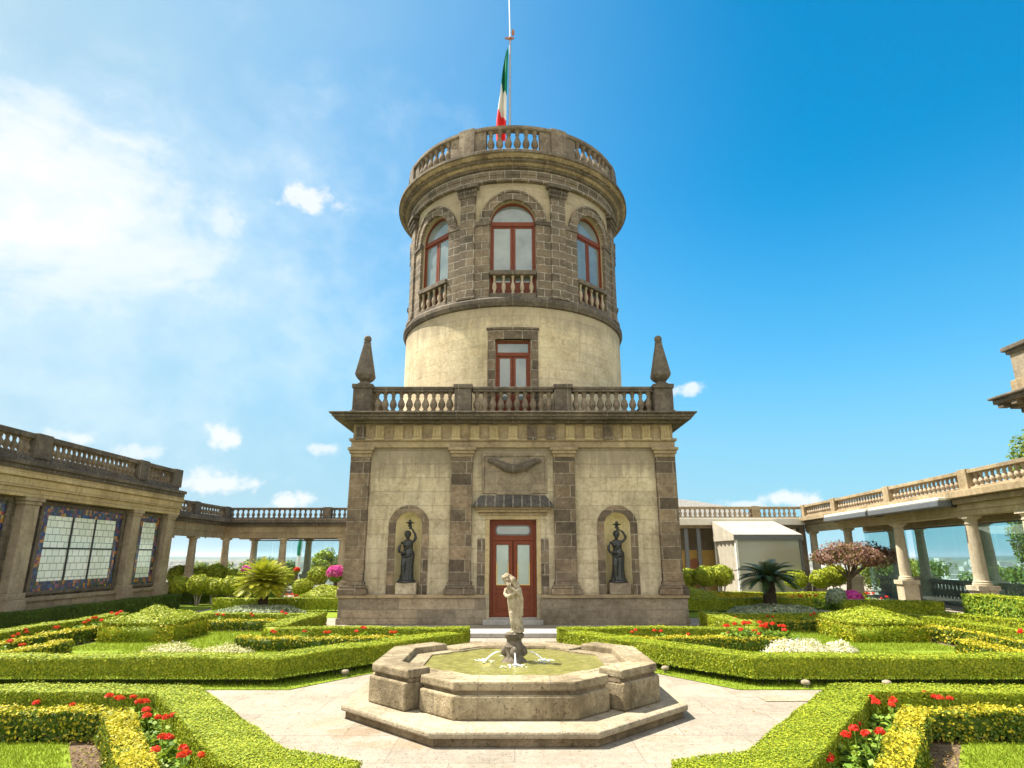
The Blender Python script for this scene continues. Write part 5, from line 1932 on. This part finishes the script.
pts_l = []
for sx in (-1, 1):
    n = 900
    y = rng.uniform(4.6, 7.4, n); x = -4.72 + (7.36 - y) * .72 + rng.uniform(-.05, .55, n)
    P_ = np.stack([x * sx, y, np.full(n, .02) + rng.uniform(0, .02, n)], 1)
    pts_l.append((*leaf_quads(P_, np.tile(np.array((0, 0, 1.0)), (n, 1)), .016, flop=1.0), 0))
P_ = np.stack([rng.uniform(-4, 4, 140), rng.uniform(6.2, 11.5, 140), np.full(140, .008)], 1)
P_ = P_[np.hypot(P_[:, 0], P_[:, 1] - 9.2) > 2.3]
pts_l.append((*leaf_quads(P_, np.tile(np.array((0, 0, 1.0)), (len(P_), 1)), .013, flop=.5), 0))
leaf('dry_leaf', ((.12, (.10, .06, .02)), (.5, (.20, .13, .04)), (.9, (.22, .22, .04))), .1, .8)
tag(foliage_obj('fallen_leaves', pts_l, ['dry_leaf']), 'small fallen leaves scattered on soil and paving', 'leaf litter', None, 'stuff')


def blob_leaves(c, r, n, s, zmin=None, up=.0):
    """leaves over an ellipsoid"""
    d = rng.normal(0, 1, (n, 3)); d /= np.linalg.norm(d, axis=1)[:, None]
    if zmin is not None:
        d[:, 2] = np.where(d[:, 2] < zmin, -d[:, 2], d[:, 2])
    R_ = np.array(r, float)
    k = 1 + .05 * np.sin(d[:, :1] * 9 + c[0]) + .05 * np.sin(d[:, 1:2] * 11 + 1) * np.sin(d[:, 2:] * 7) + rng.normal(-.01, .045, (n, 1))
    P = d * R_ * k + np.array(c)
    N = d / R_; N[:, 2] += up; N /= np.linalg.norm(N, axis=1)[:, None]
    return leaf_quads(P, N, s)


def core_ball(c, r, zmin=-1, seg=14, rings=9):
    V, Q = [], []
    for k in range(rings + 1):
        ph = PI * k / rings
        for i in range(seg):
            a = 2 * PI * i / seg
            V.append((c[0] + r[0] * math.sin(ph) * math.cos(a), c[1] + r[1] * math.sin(ph) * math.sin(a), c[2] + r[2] * max(zmin, -math.cos(ph))))
    for k in range(rings):
        for i in range(seg):
            j = (i + 1) % seg
            Q.append((k * seg + i, k * seg + j, (k + 1) * seg + j, (k + 1) * seg + i))
    return np.array(V), np.array(Q)


def ball_shrub(mat, z=.95, r=.42, s=.05):
    T = thing('round_shrub', None, 'shrub')
    rr_ = (r, r, r * .86)
    n = int(1.7 * 4 * PI * r * r / (1.1 * s * s))
    o = foliage_obj('crown', [(*blob_leaves((0, 0, z), rr_, n, s), 0), (*core_ball((0, 0, z), [q * .92 for q in rr_]), 0)], [mat], T)
    mb = MB()
    for i in range(5):
        a = 2 * PI * i / 5 + rng.random()
        mb.tube([(.05 * math.cos(a), .05 * math.sin(a), 0), (.10 * math.cos(a), .10 * math.sin(a), z * .4), (.2 * math.cos(a), .2 * math.sin(a), z - r * .5)], [.022, .02, .015], 6)
    obj('trunk', mb, 'pale_trunk', T)
    return T


def copy_tree(o, parent=None):
    c = o.copy(); COL.objects.link(c)
    if parent is not None: c.parent = parent
    for ch in list(o.children): copy_tree(ch, c)
    return c


ORD = ('first', 'second', 'third', 'fourth', 'fifth', 'sixth', 'seventh', 'eighth', 'ninth', 'tenth', 'eleventh', 'twelfth', 'thirteenth', 'fourteenth', 'fifteenth', 'sixteenth', 'seventeenth', 'eighteenth')


def px_to(px, Y, z=1.0):
    return (px - 512) / 621.3 * (.9639 * Y + .2664 * (z - 1.9)) - .03


kinds = {}
rows = [('lime_leaf', 'pale green clipped ball, %s from the left in the front row before the left colonnade', 'round clipped bushes at the left back', 26.3, .74, .41,
         (180, 200, 215.5, 232, 303)),
        ('box_leaf', 'darker clipped ball, %s from the left in the rear row before the left colonnade', 'round clipped bushes at the left back', 31.5, 1.0, .50,
         (179, 200, 216.5, 235, 284, 318)),
        ('lime_leaf', 'bright lime clipped ball, %s from the left among those before the tent', 'round clipped bushes at the right back', 28.4, .98, .46,
         (688, 705, 721, 796, 821, 835))]
for mat, txt, grp, Y, z, r, pxs in rows:
    proto = ball_shrub(mat, z, r)
    tag(proto, None, None, grp)
    for i, px in enumerate(pxs):
        o = proto if i == 0 else copy_tree(proto)
        yy = Y + rng.uniform(-.5, .5)
        o.location = (px_to(px, yy), yy, 0)
        o.rotation_euler = (0, 0, rng.uniform(0, 6))
        sc_ = rng.uniform(.88, 1.1)
        o.scale = (sc_ * 1.05, sc_, sc_)
        o['label'] = txt % ORD[i]


# square topiaries: a clipped skirt and a low pyramid rising from it
def topiary(x, y, w, d, label, zs=.46, zt=1.0, group='square topiaries of the parterres'):
    T = thing('topiary', label, 'topiary', (x, y, 0), group)
    s = leaf_size(x, y) * 1.0
    parts = []
    h0, h1 = w / 2, d / 2
    v = lambda a, b, z: np.array([x + a, y + b, z])
    parts_g = []

    def face(a, b, c, dd, nrm, mats_p, dst):
        ar = .5 * (np.linalg.norm(np.cross(b - a, dd - a)) + np.linalg.norm(np.cross(b - c, dd - c)))
        n = int(1.6 * ar / (1.1 * s * s))
        X = sample_quad(a, b, c, dd, n)
        nv = np.array(nrm, float); nv /= np.linalg.norm(nv)
        X = X + nv * (rng.normal(-.01, .016, (n, 1)) + .03 * np.sin(X[:, :1] * 5 + X[:, 1:2] * 6))
        V, Q = leaf_quads(X, np.tile(nv, (n, 1)), s)
        Vr = V.reshape(n, 4, 3)
        pick = rng.random(n) < mats_p(X)
        for mm, k in ((0, ~pick), (1, pick)):
            if k.any(): dst.append((Vr[k].reshape(-1, 3), np.arange(4 * k.sum()).reshape(-1, 4), mm))
    gold = lambda X: .06 + .50 * (np.abs(np.abs(X[:, 0] - x) - h0 * .72) < h0 * .3)
    box = [(-h0, -h1), (h0, -h1), (h0, h1), (-h0, h1)]
    for (a, b) in zip(box, box[1:] + box[:1]):
        nn = (b[1] - a[1], a[0] - b[0], 0)
        face(v(*a, .03), v(*b, .03), v(*b, zs), v(*a, zs), nn, gold, parts)
    face(v(*box[0], zs), v(*box[1], zs), v(*box[2], zs), v(*box[3], zs), (0, 0, 1), gold, parts)
    mb = MB(); mb.box(x - h0 + .03, x + h0 - .03, y - h1 + .03, y + h1 - .03, .02, zs - .03)
    parts.append((np.array(mb.v), np.array(mb.f), 0))
    foliage_obj('skirt', parts, ['box_leaf', 'gold_leaf'], T)
    # the mound: overhanging edge, then a curved pyramid
    dst = []
    lv = [(.86, zs + .02), (.95, zs + .04), (.95, zs + .10), (.62, zs + .5 * (zt - zs)), (.30, zs + .82 * (zt - zs)), (.08, zt)]
    for (k0, z0), (k1, z1_) in zip(lv[:-1], lv[1:]):
        for (a, b) in zip(box, box[1:] + box[:1]):
            nn = np.array((b[1] - a[1], a[0] - b[0], 0), float); nn /= np.linalg.norm(nn)
            sl = max(.02, (k0 - k1) * h0) / max(.02, z1_ - z0)
            face(v(a[0] * k0, a[1] * k0, z0), v(b[0] * k0, b[1] * k0, z0), v(b[0] * k1, b[1] * k1, z1_), v(a[0] * k1, a[1] * k1, z1_), (nn[0], nn[1], sl), lambda X: 0 * X[:, 0], dst)
    V, Q = [], []
    for k0, z0 in lv:
        for a in box: V.append((x + a[0] * k0 * .95, y + a[1] * k0 * .95, z0 - .03))
    for k in range(len(lv) - 1):
        for i in range(4):
            Q.append((4 * k + i, 4 * k + (i + 1) % 4, 4 * k + 4 + (i + 1) % 4, 4 * k + 4 + i))
    dst.append((np.array(V), np.array(Q), 0))
    foliage_obj('mound', dst, ['lime_leaf', 'gold_leaf'], T)


topiary(-8.55, 15.9, 1.75, 1.7, 'square stepped topiary with a pyramid top on the left lawn', .36, .72)
topiary(8.55, 15.9, 1.75, 1.7, 'square stepped topiary with golden corners on the right lawn', .36, .72)
topiary(-7.3, 25.6, 1.7, 1.5, 'small lime stepped topiary behind the left cycad', .35, .82)
topiary(7.0, 25.3, 1.7, 1.4, 'small lime stepped topiary behind the tower on the right', .32, .72)

# white-flowered cushions at the edge of the lawns
for x, y, rx, ry, h, flower, txt in ((-6.2, 12.15, .60, .42, .33, .55, 'pale straw-white flower cushion on the left, farther from the fountain'), (-5.15, 12.0, .54, .40, .33, .5, 'pale straw-white flower cushion on the left, nearer the fountain'),
                                (5.2, 12.2, .72, .42, .38, 1.0, 'large white-flowered cushion bush on the right lawn edge'), (6.1, 12.5, .32, .3, .32, 1.0, 'small white-flowered bush beside the large one on the right')):
    parts = [(*blob_leaves((x, y, 0), (rx, ry, h), int(2600 * rx), .022, 0.0, .4), 0), (*core_ball((x, y, 0), (rx * .9, ry * .9, h * .9), 0), 0)]
    P = None
    n = int(5200 * rx * flower)
    V, Q = blob_leaves((x, y, .015), (rx * 1.03, ry * 1.03, h * 1.06), n, .017, 0.0, .6)
    parts.append((V, Q, 1))
    tag(foliage_obj('flower_cushion', parts, ['straw_leaf', 'white_flower' if flower > .8 else 'straw_leaf']), txt, 'flowering bush', 'white flower cushions')


# geraniums
def geranium(k, r=.25, h=.30, nl=330, nf=4, s=.030):
    T = thing('geranium', None, 'flower plant')
    d = rng.normal(0, 1, (nl, 3)); d[:, 2] = np.abs(d[:, 2]); d /= np.linalg.norm(d, axis=1)[:, None]
    P = d * (r, r, h * .75) * rng.uniform(.45, 1, (nl, 1)) + (0, 0, .04)
    N = d * .5 + (0, 0, .8)
    foliage_obj('foliage', [(*leaf_quads(P, N, s, .85), 0)], ['geranium_leaf'], T)
    mb = MB()
    for i in range(6):
        a = i * 1.05; mb.tube([(0, 0, 0), (r * .5 * math.cos(a), r * .5 * math.sin(a), h * .6)], .007, 5)
    heads = []
    for i in range(nf):
        a = rng.uniform(0, 2 * PI); q = r * rng.uniform(.1, .8)
        c = np.array((q * math.cos(a), q * math.sin(a), h * rng.uniform(.92, 1.25)))
        mb.tube([(c[0] * .6, c[1] * .6, h * .5), tuple(c)], .004, 4)
        heads.append(c)
    obj('stem', mb, 'geranium_leaf', T)
    for c in heads:
        n = 46
        dd = rng.normal(0, 1, (n, 3)); dd /= np.linalg.norm(dd, axis=1)[:, None]; dd[:, 2] = np.abs(dd[:, 2]) * .8
        foliage_obj('flower_head', [(*leaf_quads(c + dd * .031, dd, .0155, .8), 0)], ['red_flower'], T)
    T['group'] = 'red geraniums in the beds'
    return T


GER = [geranium(0, nf=3), geranium(1, .27, .32, 380, 4), geranium(2, .24, .27, 300, 2), geranium(3, .27, .28, 380, 1), geranium(4, .22, .30, 260, 2)]
used = set()


def put_geranium(x, y, label, k=None, sc_=1.0):
    k = int(rng.integers(0, 5)) if k is None else k
    if k in used:
        o = copy_tree(GER[k])
    else:
        o = GER[k]; used.add(k)
    o.location = (x, y, 0)
    o.rotation_euler = (0, 0, rng.uniform(0, 6.28))
    f = sc_ * rng.uniform(.9, 1.12)
    o.scale = (f, f, f)
    o['label'] = label
    return o


WHERE = ('at the outer bend', 'just below the bend', 'halfway down the slanting strip', 'in the lower half of the slanting strip', 'at the very front of the strip')
FRONT = [(-4.35, 7.56, 1, 1.15), (-3.92, 7.38, 0, 1.1), (-3.42, 6.72, 1, 1.1), (-2.98, 6.05, 0, 1.1), (-2.66, 5.62, 1, 1.1)]
for s, sd_ in ((1, 'left'), (-1, 'right')):
    for (x, y, k, f), wh in zip(FRONT, WHERE):
        put_geranium(s * x, y, 'red geranium %s, front %s bed' % (wh, sd_), k if s > 0 else (k + 1) % 3, f)
    for i, x in enumerate((-4.75, -5.3, -5.9)):
        put_geranium(s * x, 7.62, 'geranium between hedges of the front %s bed, %s outward from the bend' % (sd_, ORD[i]), (4, 3, 2)[i] if s > 0 else (1, 2, 0)[i], 1.0)
    for i in range(6):
        put_geranium(s * (-1.75 - .70 * i), 14.2, 'red geranium in the row before the tower, %s from the path on the %s' % (ORD[i], sd_), int(rng.choice([0, 2, 2, 3, 4])), 1.1)
    for i in range(9 if s > 0 else 4):
        put_geranium(s * (-10.2 + rng.uniform(-.08, .08)), 11.2 + .72 * i, 'red geranium in the outer strip of the %s parterre, %s from the front' % (sd_, ORD[i]), int(rng.choice([0, 2, 4, 1])), 1.2)
    for i in range(4 if s > 0 else 2):
        put_geranium(s * (-9.15 + rng.uniform(-.08, .08)), 11.1 + .5 * i, 'red geranium between the golden hedges on the %s, %s from the front' % (sd_, ORD[i]), int(rng.choice([0, 2, 4, 1])), 1.1)
    for i in range(4):
        put_geranium(s * (-6.0 - .95 * i), 17.75, 'red geranium along the far hedge of the %s parterre, %s from the tower' % (sd_, ORD[i]), int(rng.choice([0, 2, 4])), 1.2)
    put_geranium(s * -4.35, 11.35, 'single red geranium at the lawn edge by the long %s hedge' % sd_, 4, .9)
for i in range(5):
    put_geranium(4.6 + .3 * i, 14.05 + .1 * (i % 2), 'dense orange-red geranium before the right flower bed, %s from the left' % ORD[i], (0, 1)[i % 2], 1.3)
for i, px in enumerate((800, 815, 829, 872, 888)):
    put_geranium(px_to(px, 24.3, .4), 24.3, 'red geranium far off below the purple-leaved tree, %s from the left' % ORD[i], (0, 1)[i % 2], 1.4)
for i, px in enumerate((285, 292, 299)):
    put_geranium(px_to(px, 25.0, .4), 25.0, 'red geranium beside the small left topiary, %s from the left' % ORD[i], (0, 1)[i % 2], 1.3)
for o in GER:
    if not o.get('label'): o['label'] = 'red geranium'


# cycads on their mounds
def cycad(x, y, mat, label, up, L, trunk_h, trunk_r, nfr=46, zoff=.2, wid=.026):
    T = thing('cycad', label, 'cycad', (x, y, zoff), 'cycads on the mounds')
    mb = MB()
    pf = [(trunk_r * 1.15, zoff - .15)]
    for i in range(9):
        f = i / 8
        pf.append((trunk_r * (1.05 - .08 * f + .06 * (i % 2)), zoff + trunk_h * f))
    mb.lathe(pf, (x, y), 16)
    obj('trunk', mb, 'cycad_trunk', T)
    Vs, Qs, b = [], [], 0
    top = np.array((x, y, zoff + trunk_h))
    for i in range(nfr):
        a = i * 2.39996 + rng.uniform(-.1, .1)
        e0 = rad(up[0] + (up[1] - up[0]) * ((i / nfr) ** .8) + rng.uniform(-6, 6))
        ln = L * rng.uniform(.85, 1.1)
        n = 16
        p = top.copy(); e = e0
        pts = [p.copy()]
        hd = np.array((math.cos(a), math.sin(a)))
        for k in range(n):
            p = p + np.array((hd[0] * math.cos(e), hd[1] * math.cos(e), math.sin(e))) * ln / n
            e -= rad(up[2]) / n
            pts.append(p.copy())
        side = np.array((-hd[1], hd[0], 0))
        for k in range(1, n):
            t_ = pts[k + 1] - pts[k]; t_ /= np.linalg.norm(t_)
            upv = np.cross(side, t_); upv = upv if upv[2] > 0 else -upv
            wl = ln * .20 * math.sin(PI * min(1, .15 + .85 * (k / n))) ** .6
            for sgn in (-1, 1):
                dirv = side * sgn * .84 + t_ * .48 + upv * .22
                q0 = pts[k]; q1 = pts[k] + dirv * wl
                hw = t_ * ln * wid
                Vs += [q0 - hw, q0 + hw, q1 + hw * .35, q1 - hw * .35]
                Qs.append((b, b + 1, b + 2, b + 3)); b += 4
        for k in range(n):       # midrib
            w_ = side * .012
            Vs += [pts[k] - w_, pts[k] + w_, pts[k + 1] + w_ * .8, pts[k + 1] - w_ * .8]
            Qs.append((b, b + 1, b + 2, b + 3)); b += 4
    foliage_obj('crown', [(np.array(Vs), np.array(Qs), 0)], [mat], T)


def mound(x, y, rx, ry, h, label):
    parts = [(*blob_leaves((x, y, 0), (rx, ry, h), int(5200 * rx * ry), .045, 0.0, .8), 0), (*core_ball((x, y, 0), (rx * .97, ry * .97, h * .95), 0, 24, 12), 0)]
    tag(foliage_obj('ground_cover_mound', parts, ['silver_leaf']), label, 'plant mound', 'grey-green mounds under the cycads')


mound(-8.4, 21.9, 1.45, 1.1, .30, 'grey-green planted mound under the yellow-green cycad, left')
mound(8.75, 22.0, 1.45, 1.1, .32, 'grey-green planted mound under the shaded dark cycad, right')
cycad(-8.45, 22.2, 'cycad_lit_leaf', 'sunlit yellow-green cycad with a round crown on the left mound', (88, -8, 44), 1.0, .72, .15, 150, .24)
cycad(8.70, 22.2, 'cycad_shade_leaf', 'dark shaded cycad with flat spreading fronds on the right mound', (62, 0, 52), 1.15, .90, .20, 44, .24, .032)


# trees
def tree(name, label, x, y, trunk_h, crown, mat, n_leaf, s, limbs=6, tr=.14, bark='bark', group=None, spread=.8, zbase=0.0, flat=0.0, clumps=26):
    """tapered trunk with limbs; the crown is made of leaf clumps with gaps between them"""
    T = thing(name, label, 'tree', (x, y, zbase), group)
    cx, cy, cz = crown[0]; rx, ry, rz_ = crown[1]
    mb = MB()
    base = Vector((x, y, zbase)); fork = Vector((x + (cx - x) * .3, y + (cy - y) * .3, zbase + trunk_h))
    mb.tube([base, base.lerp(fork, .5) + Vector((.03, .02, 0)), fork], [tr * 1.25, tr, tr * .85], 10)
    cs = []
    for i in range(clumps):
        d = rng.normal(0, 1, 3); d /= np.linalg.norm(d)
        q = rng.uniform(.35, 1.0) ** .6
        z = d[2] * rz_ * q
        if flat: z = abs(z) * .9 - rz_ * .25
        cs.append(np.array((cx + d[0] * rx * q * .86, cy + d[1] * ry * q * .86, cz + z * .86)))
    for i in range(limbs):
        c = cs[i % len(cs)]
        mid = fork.lerp(Vector(c), .5) + Vector((rng.uniform(-.1, .1), rng.uniform(-.1, .1), rng.uniform(-.1, .05))) * rx * .3
        mb.tube([fork, mid, tuple(c)], [tr * .55, tr * .34, tr * .1], 7)
    obj('trunk', mb, bark, T, smooth=60)
    Ps, Ns = [], []
    per = n_leaf // clumps
    for c in cs:
        rc = np.array((rx, ry, rz_ * (1.25 if not flat else 1.0))) * rng.uniform(.24, .42)
        d = rng.normal(0, 1, (per, 3)); d /= np.linalg.norm(d, axis=1)[:, None]
        Ps.append(c + d * rc * rng.uniform(.35, 1.06, (per, 1)) ** .5); Ns.append(d)
    P = np.concatenate(Ps); N = np.concatenate(Ns) + (0, 0, .35)
    foliage_obj('crown', [(*leaf_quads(P, N, s), 0)], [mat], T)
    return T


tree('purple_leaf_tree', 'small umbrella-shaped tree with purple leaves by the right colonnade', px_to(846, 26.9, .8), 26.9, .95, ((px_to(853, 26.9, 2.0), 26.9, 1.85), (1.72, 1.35, .86)), 'purple_leaf', 8200, .055, 9, .10, flat=1, clumps=46)
for i, (x, y, h, r, txt) in enumerate(((20.6, 23.6, 3.7, 2.0, 'tall leafy tree close behind the nearest right columns'), (25.6, 29.5, 2.4, 2.6, 'leafy tree farther behind the right colonnade'))):
    tree('leafy_tree', txt, x, y, h * .55, ((x, y, h), (r, r, 2.7)), 'tree_leaf', 15000, .085, 8, .2, group='trees behind the right colonnade')
BK = ((-20.5, 44.0, 1.15, 1.6, 'tree_leaf'), (-17.2, 44.5, 1.3, 1.5, 'tree_leaf'), (-15.2, 43.5, .95, 1.2, 'dark_leaf'), (-12.9, 44.5, 1.75, 1.2, 'lime_leaf'), (-10.6, 44.2, 1.25, 1.5, 'lime_leaf'), (-8.3, 44.4, 1.6, 1.7, 'gold_leaf'), (-5.8, 44.0, 1.3, 1.6, 'tree_leaf'))
for i, (x, y, z, r, mt) in enumerate(BK):
    tree('terrace_tree', 'tree top seen between the left back columns, %s from the left' % ORD[i], x, y, .6, ((x, y, z - .25), (r * .9, r * .8, .8)), mt, 3600, .085, 5, .1, group='trees beyond the left colonnade')
for i, (x, y, z, r) in enumerate(((20.5, 36, 1.5, 2.0), (23.5, 31, 1.3, 1.8), (24.5, 40, 1.6, 2.2))):
    tree('terrace_tree', 'dusky bushy tree beyond the right glass, %s from the back corner' % ORD[i], x, y, .5, ((x, y, z * .6), (r, r, .8)), 'tree_leaf', 3600, .09, 5, .1, group='trees beyond the right colonnade')

# bougainvillea and other bright shrubs
def bright_bush(x, y, z, r, mat, label, h=None, pot=False):
    T = thing('flowering_shrub', label, 'flowering shrub', (x, y, 0))
    n = int(1900 * r / .4)
    foliage_obj('foliage', [(*blob_leaves((x, y, z), (r * .9, r * .9, r * .75), n, .04), 0), (*core_ball((x, y, z), (r * .75,) * 2 + (r * .6,)), 0)], ['geranium_leaf'], T)
    foliage_obj('blossom', [(*blob_leaves((x, y, z + .05), (r, r, r * .8), int(n * 1.3), .04, -.4), 0)], [mat], T)
    mb = MB()
    for i in range(3): mb.tube([(x + .03 * i, y, 0), (x + .05 * i - .05, y, z)], [.03, .02], 6)
    obj('stem', mb, 'bark', T)


bright_bush(px_to(336, 26.5, 1.2), 26.5, 1.16, .37, 'magenta_flower', 'magenta bougainvillea beside the left side of the tower')
bright_bush(px_to(246, 29.5, 1.3), 29.5, 1.25, .20, 'magenta_flower', 'pink-flowered bush showing above the left cycad')
bright_bush(px_to(297, 30, 1.3), 30.0, 1.22, .13, 'red_flower', 'small red-flowered bush among the left round bushes')
bright_bush(px_to(852, 23.6, .4), 23.6, .34, .36, 'magenta_flower', 'low purple-pink flower clump under the purple-leaved tree')
bright_bush(px_to(838, 23.8, .4), 23.8, .36, .40, 'silver_leaf', 'grey-leaved low bush left of the purple tree trunk')

# a banner pole far behind the left columns
T = thing('banner_pole', 'pole with a furled green banner beyond the left colonnade', 'banner', (px_to(300, 41, 1.5), 41, 0))
x = px_to(300, 41, 1.5)
mb = MB(); mb.tube([(x, 41, 0), (x, 41, 3.6)], .04, 8); obj('pole', mb, 'white_paint', T)
mb = MB()
robe(mb, [(1.9, .10, .06, x - .10, 41), (2.4, .13, .08, x - .10, 41), (2.9, .11, .07, x - .07, 41), (3.5, .03, .03, x, 41)], 7, .2, 40)
obj('green_banner', mb, 'flag_green', T, smooth=60)
mb = MB()
robe(mb, [(1.0, .09, .06, x - .12, 41), (1.4, .13, .08, x - .12, 41), (1.9, .11, .07, x - .10, 41)], 7, .2, 40)
obj('white_banner', mb, 'flag_white', T, smooth=60)

# small white garden spotlights at the foot of the hedges
mb = MB()
mb.lathe([(.05, 0), (.05, .03), (.02, .05), (.02, .08)], (0, 0), 12)
mb.lathe([(.02, .07), (.075, .085), (.085, .12), (.075, .155), (.04, .175)], (0, 0), 14)
SPOT = mb.mesh('garden_light', ['fountain_step'], smooth=50)
for x, y, txt in ((2.55, 11.35, 'small white garden light by the hedge right of the fountain'), (-2.75, 11.0, 'small white garden light by the hedge left of the fountain'),
                  (4.35, 10.12, 'small white garden light under the right hedge, near the paving edge'), (5.55, 10.1, 'small white garden light under the right hedge, farther out')):
    tag(inst('garden_light', SPOT, None, (x, y, .0), s=(.8, .8, .65)), txt, 'garden light', 'white garden lights')

# ------------------------------------------------------------------ the air of the valley
mb = MB(); mb.box(-46000, 46000, -46000, 46000, -46.5, 105)
hz_o = obj('haze', mb, 'plain')
hz_o.data.materials.clear()
hm = bpy.data.materials.new('haze'); hm.use_nodes = True
hn = NT(hm.node_tree); hn.n.clear()
ho = hn.add('ShaderNodeOutputMaterial'); hv = hn.add('ShaderNodeVolumePrincipled')
hv.inputs['Color'].default_value = (.80, .90, 1.0, 1)
hv.inputs['Density'].default_value = 5e-5
hv.inputs['Anisotropy'].default_value = .3
hn.l.new(hv.outputs[0], ho.inputs['Volume'])
hz_o.data.materials.append(hm)
tag(hz_o, None, None, None, 'stuff')
